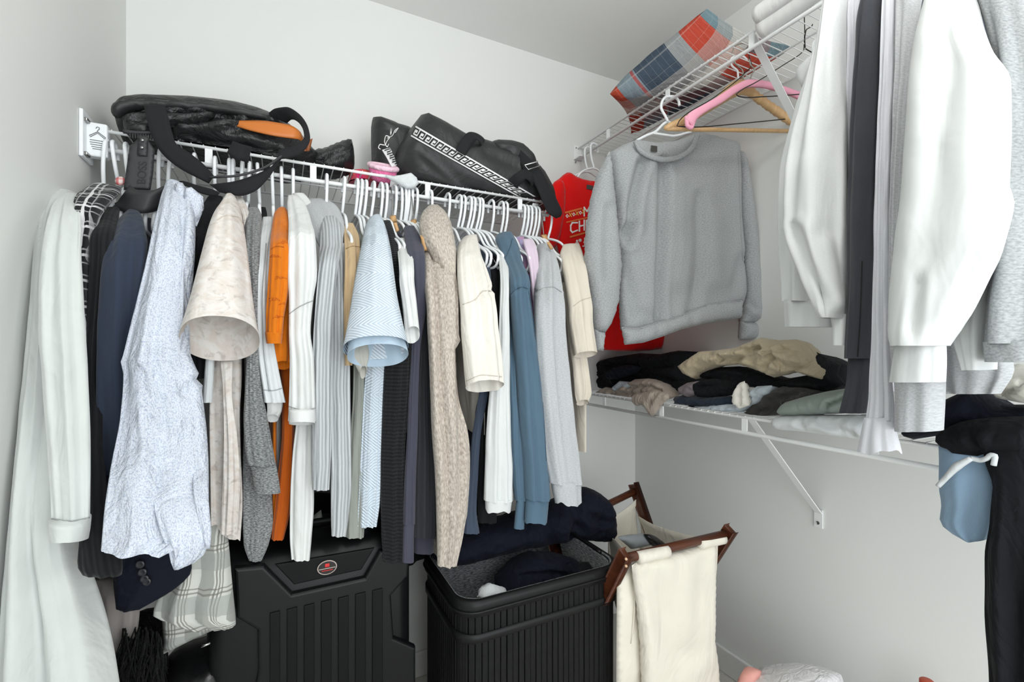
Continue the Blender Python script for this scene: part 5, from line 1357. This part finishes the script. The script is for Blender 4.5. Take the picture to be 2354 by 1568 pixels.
tube('handle', [(.05, YS + .1, ztop_s - .005), (.06, YS + .1, ztop_s + .028), (.16, YS + .1, ztop_s + .028), (.17, YS + .1, ztop_s - .005)], .008, M_ABS2, su, smooth_n=20)
# added black mass for the shadows and dark suitcase top, against the wall
db = puff('shade_mass', [(520, 1180), (640, 1140), (760, 1130), (900, 1150), (1000, 1180), (1010, 1290), (700, 1330), (520, 1330)], PY(1.56), .07, M_BLACK, None, res=.02, R=.06, wr=.008)
tag(db, 'added black mass for the shade between the suitcase and the back wall', 'bag')
bk = puff('grey_pouch', [(700, 1200), (738, 1172), (744, 1206), (712, 1222)], PY(1.33), .012, M_SAGE, None, res=.008, rnd=0)
tag(bk, 'small grey pouch lying on the suitcase top behind the overshirt sleeve', 'pouch')
# black leather bag and fringe at the lower left
M_LEAB = plain('black_leather', (16, 16, 17), .3, 0, .6, bumps=(60, .3, .004))
lb = thing('leather_bag', 'shiny black leather bag low at the left below the plaid shirt tail', 'bag', at(440, 1568, Y=1.2))
puff('bag_body', [(365, 1530), (400, 1498), (450, 1488), (500, 1470), (540, 1480), (560, 1560), (560, 1800), (360, 1800)], PY(1.26), .10, M_LEAB, lb, res=.015, R=.07, wr=.004)
cl = at(473, 1484, Y=1.15); tube('clasp', [cl - Vector((.008, 0, 0)), cl + Vector((.008, 0, .003))], .003, M_STEEL, lb, n=8)
M_FUR = fabric('black_fur', (7, 7, 8), .6, wrinkle=.6, wscale=40, sheen=.05)
V = []; Fc = []
rf = random.Random(4)
for i in range(420):
    x = rf.uniform(278, 372); y = rf.uniform(1440, 1520); q = rf.uniform(1.10, 1.24)
    p0 = at(x, y, Y=q); p1 = p0 + Vector((rf.uniform(-.03, .02), rf.uniform(-.03, .01), -rf.uniform(.06, .12)))
    v, f = tube_mesh([p0, (p0 + p1) / 2 + Vector((rf.uniform(-.01, .01), -.008, 0)), p1], [.0016, .0013, .0004], 4, caps=False); o = len(V); V += list(v); Fc += [tuple(a + o for a in z) for z in f]
fur = thing('fur_coat', 'black shaggy fur piece at the lower left behind the robe', 'coat', at(330, 1568, Y=1.2))
fo = mk('fur_pile', V, Fc, M_FUR, fur); fo['kind'] = 'stuff'
puff('fur_body', [(270, 1430), (330, 1400), (385, 1420), (385, 1600), (270, 1620)], PY(1.22), .06, M_FUR, fur, res=.015, wr=.01)
tp = garment('taupe_coat', 'taupe coat hem between the white robe and the blazer cuff', 'coat', M_TAUPE, '1330:215,290@1.15 1380:222,322@1.14 1440:225,318@1.14 1500:240,290@1.14', front=1.14, flat_top=True, amp=.01, body=False, cap_bot=True)

# ------------------------------------------------------------------ black slatted hamper
M_SLAT = wood('black_bamboo', (22, 22, 23), (12, 12, 13), (3, 3, 1), .55, 30); M_SLAT.node_tree.nodes['Principled BSDF'].inputs['Specular IOR Level'].default_value = .22
M_RIM = plain('black_rim', (18, 18, 19), .45, 0, .28)
M_LIN = fabric('grey_black_liner', (150, 152, 154), .9, heather=.9, c2=(52, 54, 56), weave=700, hs=(90, 350), wrinkle=.15)
hx0, hx1, hy0, hy1, hz = .383, .858, 1.035, 1.36, .60
ha = thing('slatted_hamper', 'black bamboo slatted laundry hamper with grey liner', 'hamper', ((hx0 + hx1) / 2, (hy0 + hy1) / 2, 0))
def rrect(x0, x1, y0, y1, r, n=8):
    P = []
    for cx_, cy_, a0 in ((x1 - r, y1 - r, 0), (x0 + r, y1 - r, PI / 2), (x0 + r, y0 + r, PI), (x1 - r, y0 + r, 1.5 * PI)):
        for k in range(n + 1): a = a0 + PI / 2 * k / n; P.append((cx_ + r * math.cos(a), cy_ + r * math.sin(a)))
    return P
RP = rrect(hx0, hx1, hy0, hy1, .055)
def loopwall(name, prof, z_pairs, mat, par):
    V = []; Fc = []; n = len(prof)
    UV = []
    for off, z in z_pairs:
        for (x, y) in prof: UV.append((math.atan2(y - 1.2, x - .62) * .2, z))
        cxm, cym = (hx0 + hx1) / 2, (hy0 + hy1) / 2
        for (x, y) in prof:
            sx = 1 + off / ((hx1 - hx0) / 2); sy_ = 1 + off / ((hy1 - hy0) / 2)
            V.append((cxm + (x - cxm) * sx, cym + (y - cym) * sy_, z))
    m = len(z_pairs)
    for i in range(m - 1):
        for k in range(n): a = i * n + k; b = i * n + (k + 1) % n; Fc.append((a, b, b + n, a + n))
    return mk(name, V, Fc, mat, par, UV)
loopwall('inner_frame', RP, [(-.006, .02), (-.006, hz - .005)], M_RIM, ha)
loopwall('liner', RP, [(.004, hz + .004), (-.004, hz + .006), (-.012, hz - .01), (-.016, hz - .06), (-.02, .1), (-.15, .1)], M_LIN, ha)
# slats all the way round
L = 0; seg = []
for i in range(len(RP)):
    a, b = RP[i], RP[(i + 1) % len(RP)]; d = math.hypot(b[0] - a[0], b[1] - a[1]); seg.append((L, d, a, b)); L += d
ns = int(L / .0165)
sv, sf = box_mesh(-.0076, .0076, -.003, .003, 0, 1, 0)
sm = bpy.data.meshes.new('slat'); bmx = bmesh.new(); bmesh.ops.create_cube(bmx, size=1)
for v in bmx.verts: v.co = Vector((v.co.x * .0152, v.co.y * .006, (v.co.z + .5) * (hz - .02)))
bmesh.ops.bevel(bmx, geom=[e for e in bmx.edges if abs(e.verts[0].co.z - e.verts[1].co.z) > .1], offset=.0015, segments=1, affect='EDGES'); bmx.to_mesh(sm); bmx.free(); sm.materials.append(M_SLAT)
rs = random.Random(2); off = wloc(ha)
for i in range(ns):
    s_ = i * L / ns
    for (l0, d, a, b) in seg:
        if l0 <= s_ < l0 + d:
            t = (s_ - l0) / d; x = a[0] + (b[0] - a[0]) * t; y = a[1] + (b[1] - a[1]) * t; ang = math.atan2(b[1] - a[1], b[0] - a[0]); break
    o = bpy.data.objects.new('slat', sm); COL.objects.link(o); o.parent = ha
    o.location = Vector((x, y, .01)) - off + Vector((rs.uniform(-.0006, .0006), rs.uniform(-.0006, .0006), 0)); o.rotation_euler = (0, 0, ang)
loopwall('rim_band', RP, [(.003, hz - .098), (.008, hz - .096), (.008, hz - .078), (.004, hz - .076)], M_RIM, ha)
loopwall('rim_band', RP, [(.003, hz - .035), (.010, hz - .032), (.011, hz - .006), (.008, hz + .004), (-.002, hz + .006), (-.008, hz)], M_RIM, ha)
tube('rim_bead', [(x + (.009 if x > .6 else -.009) * 0, y, hz - .020) for x, y in [((hx0 + hx1) / 2 + (x - (hx0 + hx1) / 2) * 1.048, (hy0 + hy1) / 2 + (y - (hy0 + hy1) / 2) * 1.07) for x, y in RP]], .003, M_RIM, ha, closed=True, n=6)
tube('lid_wire', [(hx1 - .02, 1.10, hz + .012), (hx1 - .02, 1.30, hz + .018), (hx1 - .06, 1.34, hz + .02)], .005, M_RIM, ha, smooth_n=16)
# clothes inside it
hc = puff('dark_laundry', [(1140, 1345), (1160, 1318), (1190, 1290), (1220, 1272), (1270, 1272), (1310, 1280), (1330, 1290), (1345, 1310), (1320, 1340), (1230, 1360), (1150, 1372)], PY(1.20), .06, M_NAVYD, None, res=.008, R=.04, wr=.012, ws=22, ridge=True, rs=40, creases=[([(1200, 1300), (1260, 1290), (1310, 1300)], 5, .012), ([(1190, 1325), (1270, 1318), (1330, 1325)], 5, .012)])
tag(hc, 'crumpled dark navy garment inside the black hamper', 'laundry')
hc2 = puff('baseball_cap', [(1096, 1372), (1112, 1352), (1130, 1343), (1150, 1348), (1162, 1352), (1158, 1368), (1130, 1380)], PY(1.10), .02, M_WHITE, None, res=.006, R=.012, wr=.003, ws=30, rnd=0, creases=[([(1105, 1366), (1135, 1356), (1158, 1358)], 3, .008)])
tag(hc2, 'white crumpled cap among the laundry in the black hamper', 'cap')
hc3 = puff('dark_box', [(1255, 1330), (1352, 1292), (1366, 1306), (1368, 1318), (1262, 1350)], PY(1.16), .03, M_BLACK, None, res=.01, wr=.002, rnd=0)
tag(hc3, 'black folded garment beside the navy laundry in the hamper', 'laundry')
# navy jacket heaped on the hamper's back edge
nj = puff('navy_jacket', [(985, 1240), (1060, 1220), (1150, 1190), (1240, 1165), (1300, 1140), (1338, 1116), (1375, 1130), (1400, 1152), (1404, 1200), (1398, 1236), (1380, 1243), (1330, 1238), (1290, 1240), (1180, 1262), (1080, 1290), (1000, 1300)], PY(1.30), .075, M_NAVYD, None, res=.010, R=.06, wr=.012, ws=13, ridge=True, rs=26, creases=[([(1310, 1150), (1330, 1200), (1320, 1240)], 10, .018), ([(1340, 1180), (1390, 1200)], 8, .012), ([(1250, 1180), (1270, 1240)], 12, .012)])
tag(nj, 'dark navy jacket heaped on the back edge of the black hamper', 'jacket')

# ------------------------------------------------------------------ folding canvas hamper
M_MAHO = wood('mahogany', (92, 48, 26), (66, 32, 18), (2, 2, 10), .35)
M_CANV = fabric('canvas_ecru', (226, 220, 206), .9, weave=800, wrinkle=.4, wscale=7)
ch = thing('canvas_hamper', 'folding hamper of cream canvas on a dark wooden crossed frame', 'hamper', (1.02, 1.15, 0))
Fl, Fr = at(1440, 1283, Y=.965), at(1668, 1228, Y=.955)
Rl, Rr = at(1408, 1180, Y=1.33), at(1462, 1128, Y=1.34)
def beam(name, p, q, wv, hv, mat, par):
    p, q = Vector(p), Vector(q); d = (q - p).normalized(); s = d.cross(Vector((0, 0, 1)))
    if s.length < .01: s = Vector((1, 0, 0))
    s.normalize(); u = s.cross(d)
    bm = bmesh.new(); bmesh.ops.create_cube(bm, size=1)
    for v in bm.verts: v.co = p + d * ((v.co.x + .5) * (q - p).length) + s * (v.co.y * wv) + u * (v.co.z * hv)
    bmesh.ops.bevel(bm, geom=bm.edges[:], offset=min(wv, hv) * .22, segments=3, affect='EDGES', profile=.5)
    bm.verts.index_update(); V = [v.co.copy() for v in bm.verts]; Fc = [tuple(v.index for v in f.verts) for f in bm.faces]; bm.free()
    return mk(name, V, Fc, mat, par)
tube('top_bar', [Fl, Fr], .0125, M_MAHO, ch, n=14)
tube('top_bar', [Rl + Vector((-.25, 0, -.02)), Rr], .0125, M_MAHO, ch, n=14)
# crossed end legs
beam('leg', Fl + Vector((-.012, -.012, .018)), Vector((Fl.x - .012, 1.33, .01)), .018, .034, M_MAHO, ch)
beam('leg', Fr + Vector((.008, -.012, .018)), Vector((Fr.x + .008, 1.33, .01)), .018, .034, M_MAHO, ch)
beam('leg', Rr + Vector((.0, .012, .02)), Vector((Rr.x, .96, .01)), .018, .034, M_MAHO, ch)
beam('leg', Vector((Fl.x - .03, 1.34, Rr.z)), Vector((Fl.x - .03, .96, .01)), .018, .034, M_MAHO, ch)
for dz in (0, .018):
    p = Fl + Vector((-.024, -.026, -.004 + dz)); tube('screw_cap', [p, p + Vector((-.002, -.004, 0))], .0035, plain('screw_plug', (214, 176, 140), .5), ch, n=10)
# canvas: front panel, side panels, rear panel
puff('front_panel', [(1452, 1300), (1475, 1284), (1540, 1272), (1612, 1254), (1638, 1244), (1640, 1300), (1640, 1470), (1648, 1530), (1660, 1640), (1480, 1660), (1474, 1500), (1466, 1400)], PY(.962), .022, M_CANV, ch, res=.012, R=.03, wr=.006, ws=6, rnd=0, creases=[([(1468, 1310), (1472, 1480), (1478, 1600)], 4, .008), ([(1490, 1330), (1560, 1500)], 25, .008), ([(1620, 1290), (1600, 1500)], 16, .006)])
puff('side_panel', [(1418, 1330), (1460, 1290), (1490, 1400), (1500, 1660), (1416, 1660)], PY(.995), .012, M_CANV, ch, res=.014, wr=.004, rnd=0)
for x0, x1, q in ((1466, 1534, 0), (1606, 1662, 1)):
    A = [(x0 + (x1 - x0) * t / 6, (1288 - (x0 - 1452) * .23) - (x1 - x0) * .23 * t / 6) for t in range(7)]
    tube('sleeve_loop', [at(x, y - 2, Y=.957) for x, y in A], .0165, M_CANV, ch, n=14)
band('rear_panel', [at(x, y, Y=1.33) for x, y in [(1405, 1190), (1425, 1178), (1450, 1160), (1462, 1148)]], [at(x, y, Y=1.30) for x, y in [(1400, 1300), (1430, 1300), (1460, 1290), (1475, 1280)]], .003, M_CANV, ch, n=24, sub=8, bow=.01)
band('right_panel', [at(x, y, Y=q) for x, y, q in [(1466, 1186, 1.31), (1500, 1205, 1.22), (1550, 1222, 1.12), (1610, 1234, 1.02), (1650, 1232, .965)]], [at(x, y, Y=q) for x, y, q in [(1470, 1260, 1.31), (1500, 1290, 1.22), (1550, 1330, 1.12), (1600, 1380, 1.02), (1636, 1400, .975)]], .003, M_CANV, ch, n=30, sub=8, bow=.012)
band('left_panel', [at(x, y, Y=q) for x, y, q in [(1398, 1232, 1.30), (1412, 1240, 1.2), (1430, 1258, 1.08), (1452, 1284, .975)]], [at(x, y, Y=q) for x, y, q in [(1398, 1330, 1.30), (1410, 1370, 1.2), (1425, 1420, 1.08), (1450, 1480, .985)]], .003, M_CANV, ch, n=24, sub=8, bow=.01)
gb = puff('grey_folder', [(1420, 1236), (1430, 1232), (1478, 1226), (1502, 1252), (1450, 1262)], PY(1.15), .02, plain('grey_card', (148, 154, 158), .7), None, res=.01, wr=0, rnd=0)
tag(gb, 'flat grey folder sticking out of the canvas hamper', 'folder')
gl = puff('black_shoe', [(1478, 1228), (1500, 1228), (1528, 1248), (1540, 1262), (1505, 1264)], PY(1.13), .02, M_LEAB, None, res=.008, wr=.001)
tag(gl, 'glossy black item beside the grey folder in the canvas hamper', 'shoe')

# ------------------------------------------------------------------ folded clothes on the low shelf
ZF = ZLO + .007
def heap(name, label, cat, poly, x, th, mat, **k):
    k.setdefault('res', .010); k.setdefault('wr', .008); k.setdefault('ws', 18); k.setdefault('rs', 42); k.setdefault('R', .02); k.setdefault('back', 2.6); k.setdefault('ridge', True); k['res'] = .0068; k.setdefault('rnd', 0)
    cz = k.pop('cz', ZF); o = puff(name, poly, PX(x), th * .55, mat, None, clampz=cz, **k); return tag(o, label, cat, 'folded clothes on the low shelf')
M_KHAKI = fabric('khaki_twill', (186, 172, 146), .85, wrinkle=.6, wscale=14)
M_BTROU = fabric('black_trouser', (24, 25, 28), .85, wrinkle=.5, wscale=14, sheen=.02)
M_TAUPT = fabric('taupe_cotton', (174, 162, 150), .88, wrinkle=.6, wscale=16)
M_DENIM = fabric('dark_denim', (40, 50, 64), .85, wrinkle=.4, heather=.3, c2=(24, 32, 44))
M_PALEB = fabric('pale_blue_cotton', (184, 194, 202), .85, wrinkle=.45)
M_DGREY = fabric('dark_grey_jersey', (66, 64, 63), .9, wrinkle=.5, wscale=14)
M_SAGEF = fabric('sage_fleece', (138, 148, 140), .92, wrinkle=.3, heather=.3, c2=(112, 122, 116))
M_MAUVE = fabric('mauve_grey', (122, 112, 116), .9, wrinkle=.4)
heap('black_trousers', 'heap of black trousers at the corner end of the low shelf', 'trousers', [(1362, 860), (1380, 838), (1400, 825), (1430, 818), (1470, 812), (1520, 814), (1560, 806), (1580, 808), (1576, 830), (1585, 860), (1590, 890), (1560, 908), (1500, 905), (1420, 900), (1370, 890)], 1.33, .11, M_BTROU, creases=[([(1400, 840), (1470, 850), (1540, 840)], 6, .015), ([(1420, 870), (1500, 862), (1560, 880)], 6, .012)])
heap('navy_shorts', 'dark navy shorts bunched on the black trousers heap', 'shorts', [(1392, 858), (1410, 846), (1440, 838), (1466, 842), (1450, 860), (1420, 872), (1398, 872)], 1.225, .03, M_NAVYD)
heap('striped_cloth', 'blue and white striped cloth end under the navy shorts', 'cloth', [(1408, 890), (1424, 876), (1448, 878), (1455, 886), (1438, 896), (1412, 900)], 1.20, .02, M_PALEB)
tc2 = heap('taupe_trousers', 'crumpled taupe trousers drooping over the low shelf rail', 'trousers', [(1372, 900), (1392, 890), (1420, 896), (1460, 872), (1490, 870), (1515, 880), (1535, 896), (1548, 912), (1520, 922), (1480, 918), (1430, 915), (1385, 912)], 1.21, .04, M_TAUPT, creases=[([(1440, 890), (1490, 888), (1530, 905)], 4, .012), ([(1400, 903), (1450, 905)], 4, .01)])
puff('hanging_leg', [(1455, 905), (1480, 902), (1510, 895), (1545, 910), (1520, 932), (1505, 955), (1496, 958), (1478, 930), (1462, 935), (1452, 922)], PX(1.148), .016, M_TAUPT, tc2, res=.008, wr=.005, ws=26, creases=[([(1510, 900), (1490, 930)], 4, .008)])
heap('khaki_trousers', 'khaki twill trousers thrown on top of the low shelf pile', 'trousers', [(1562, 842), (1585, 825), (1610, 808), (1640, 806), (1690, 800), (1720, 788), (1750, 776), (1790, 782), (1830, 780), (1850, 800), (1870, 830), (1890, 850), (1888, 872), (1860, 865), (1830, 855), (1780, 868), (1752, 855), (1700, 838), (1650, 842), (1610, 858), (1600, 872), (1580, 862)], 1.22, .07, M_KHAKI, R=.035, wr=.006, rnd=0, creases=[([(1740, 800), (1690, 825), (1650, 830)], 6, .014), ([(1770, 815), (1755, 850)], 6, .012), ([(1770, 820), (1800, 845), (1850, 835)], 6, .012), ([(1690, 802), (1770, 805), (1840, 802)], 3, .005), ([(1820, 850), (1850, 842), (1885, 865)], 6, .012), ([(1620, 812), (1650, 822), (1640, 838)], 5, .010), ([(1790, 800), (1830, 815), (1862, 840)], 5, .010), ([(1715, 792), (1728, 782), (1726, 800)], 4, .008), ([(1660, 812), (1720, 815), (1760, 808)], 5, -.008)])
heap('black_jeans', 'black jeans draped under the khaki trousers', 'trousers', [(1600, 868), (1640, 845), (1700, 842), (1745, 858), (1800, 872), (1860, 862), (1890, 850), (1880, 815), (1850, 792), (1895, 820), (1922, 838), (1920, 860), (1936, 884), (1910, 900), (1850, 900), (1780, 895), (1700, 888), (1650, 876)], 1.27, .09, M_BTROU, R=.03, rnd=0, creases=[([(1640, 862), (1720, 872), (1800, 890)], 6, .012), ([(1830, 870), (1900, 880)], 6, .012)])
heap('black_tshirt', 'folded black tee with white print between grey and denim folds', 'shirt', [(1600, 878), (1640, 870), (1690, 876), (1700, 892), (1690, 908), (1640, 915), (1602, 912), (1592, 895)], 1.21, .035, M_BTROU, creases=[([(1605, 890), (1660, 880), (1690, 885)], 4, .010)])
heap('mauve_shirt', 'mauve grey folded shirt end left of the folded black tee', 'shirt', [(1562, 890), (1580, 880), (1605, 876), (1604, 905), (1585, 915), (1564, 906)], 1.20, .03, M_MAUVE)
heap('dark_jeans', 'folded dark denim jeans on the low shelf front', 'jeans', [(1553, 912), (1570, 908), (1620, 914), (1680, 910), (1690, 925), (1670, 935), (1600, 938), (1556, 934)], 1.205, .045, M_DENIM, R=.02)
heap('pale_blue_shirt', 'pale blue striped-sleeve top folded on the low shelf edge', 'shirt', [(1580, 940), (1600, 934), (1660, 928), (1690, 930), (1720, 905), (1740, 888), (1775, 886), (1770, 905), (1740, 930), (1700, 950), (1650, 956), (1600, 958)], 1.195, .04, M_PALEB, R=.025, creases=[([(1740, 890), (1725, 915)], 3, .006), ([(1755, 890), (1738, 918)], 3, .006)])
heap('dark_grey_sweatpants', 'dark grey jersey trousers heaped beside the sage fleece', 'trousers', [(1715, 952), (1740, 930), (1775, 900), (1800, 888), (1850, 890), (1880, 900), (1890, 925), (1800, 940), (1780, 962), (1750, 968)], 1.23, .07, M_DGREY, creases=[([(1770, 920), (1830, 905)], 6, .012), ([(1740, 945), (1790, 930)], 6, .012)])
heap('cream_cloth', 'small cream cloth strip hanging over the folded dark jeans', 'cloth', [(1686, 900), (1700, 880), (1712, 876), (1716, 900), (1722, 932), (1700, 940), (1682, 925)], 1.150, .014, M_CREAM, R=.006, wr=.004, rnd=0, creases=[([(1700, 885), (1698, 930)], 4, .006)])
heap('sage_fleece', 'folded sage green fleece on top of the white trousers', 'sweater', [(1790, 945), (1805, 925), (1850, 912), (1900, 900), (1950, 892), (1980, 905), (1990, 940), (1940, 950), (1850, 955), (1800, 958)], 1.15, .06, M_SAGEF, R=.025, wr=.003, back=5, creases=[([(1895, 955), (1900, 930), (1940, 915)], 4, .012)])
heap('white_trousers', 'folded white trousers at the low shelf edge below the sage fleece', 'trousers', [(1777, 972), (1785, 956), (1810, 954), (1900, 955), (1970, 955), (2010, 965), (2010, 1010), (1960, 1008), (1900, 1000), (1840, 992), (1790, 988)], 1.145, .06, M_WHITE, R=.025, wr=.004, cz=None, back=5, creases=[([(1870, 965), (1920, 985), (1960, 1000)], 6, .008)])
heap('navy_jeans', 'dark navy jeans lying on the low shelf right of the grey cuff', 'jeans', [(2075, 1000), (2090, 970), (2170, 920), (2240, 888), (2300, 930), (2400, 930), (2400, 1010), (2250, 985), (2170, 1000), (2100, 1010)], 1.15, .10, M_NAVYD, R=.05, wr=.006)
heap('beige_shirt', 'rumpled beige grey shirt on top of the navy jeans', 'shirt', [(2262, 882), (2290, 850), (2340, 836), (2420, 850), (2420, 935), (2340, 925), (2290, 915)], 1.10, .06, fabric('beige_grey', (190, 188, 178), .88, wrinkle=.5), R=.04, creases=[([(2300, 905), (2360, 880)], 6, .01)])
# joggers, shorts hanging over the front rail
jg = thing('black_joggers', 'black joggers hanging over the low shelf rail at the right edge', 'trousers', at(2320, 1568, X=1.06))
puff('waist', [(2146, 1010), (2170, 985), (2220, 965), (2300, 958), (2420, 955), (2420, 1060), (2340, 1050), (2230, 1052), (2195, 1045)], PX(1.10), .05, M_BTROU, jg, res=.010, wr=.006, ws=14, creases=[([(2230, 1000), (2250, 1040)], 6, .008), ([(2170, 1000), (2260, 985)], 6, .008)])
loft('leg', '1020:2262,2420@1.09 1060:2266,2420@1.08 1120:2284,2420@1.07 1200:2276,2420@1.06 1280:2264,2420@1.06 1380:2264,2420@1.06 1480:2270,2420@1.06 1600:2278,2420@1.06', M_BTROU, jg, ax='R', front=1.06, flat_top=True, amp=.008, folds=2.2, depth=.03, seed=77)
tube('drawstring', [at(x, y, X=1.04) for x, y in [(2156, 1118), (2175, 1098), (2200, 1072), (2232, 1054)]], [.004, .0045, .0065, .004], M_WHITE, jg, smooth_n=20)
tube('drawstring', [at(x, y, X=1.045) for x, y in [(2232, 1054), (2250, 1058), (2268, 1054), (2280, 1046), (2288, 1048), (2284, 1070)]], .004, M_WHITE, jg, smooth_n=20)
sh = loft('blue_shorts', '1020:2160,2272@1.10 1060:2161,2284@1.095 1120:2160,2292@1.09 1160:2166,2290@1.09 1195:2162,2282@1.09 1215:2176,2278@1.09 1240:2226,2268@1.09', M_LBLUE, None, ax='R', front=1.09, flat_top=True, amp=.008, folds=2.5, depth=.028, seed=31, cap_bot=True)
tag(sh, 'light blue shorts hanging behind the black joggers on the low shelf', 'shorts')
# ------------------------------------------------------------------ things on the floor, lower right
M_BAGW = nylon('white_plastic_film', (226, 224, 226), .35, .6, 26)
M_BAGP = plain('pink_card', (236, 170, 160), .6)
pbg = thing('shopping_bag', 'white plastic bag with pink box on the floor by the right wall', 'bag', at(1800, 1700, X=1.25))
puff('plastic_bag', [(1740, 1535), (1770, 1528), (1820, 1524), (1860, 1530), (1900, 1548), (1930, 1575), (1960, 1900), (1730, 1900)], PX(1.25), .10, M_BAGW, pbg, res=.015, wr=.012, ws=18)
puff('pink_box', [(1696, 1562), (1712, 1534), (1722, 1532), (1748, 1545), (1752, 1700), (1700, 1800)], PX(1.20), .03, M_BAGP, pbg, res=.012, wr=0, rnd=0)
bo = thing('bottle', 'small bottle with rust red cap on the floor near the joggers', 'bottle', at(2130, 1800, X=1.42) * 1)
bc_ = at(2131, 1564, X=1.42); bo.location = (bc_.x, bc_.y, 0)
lathe('bottle_body', [(.028, 0), (.030, .005), (.030, bc_.z * .72), (.022, bc_.z * .8), (.014, bc_.z - .045)], (bc_.x, bc_.y, 0), plain('bottle_white', (224, 222, 216), .4), bo)
lathe('cap', [(.015, bc_.z - .045), (.015, bc_.z - .002), (.013, bc_.z)], (bc_.x, bc_.y, 0), plain('rust_cap', (182, 72, 44), .45), bo)
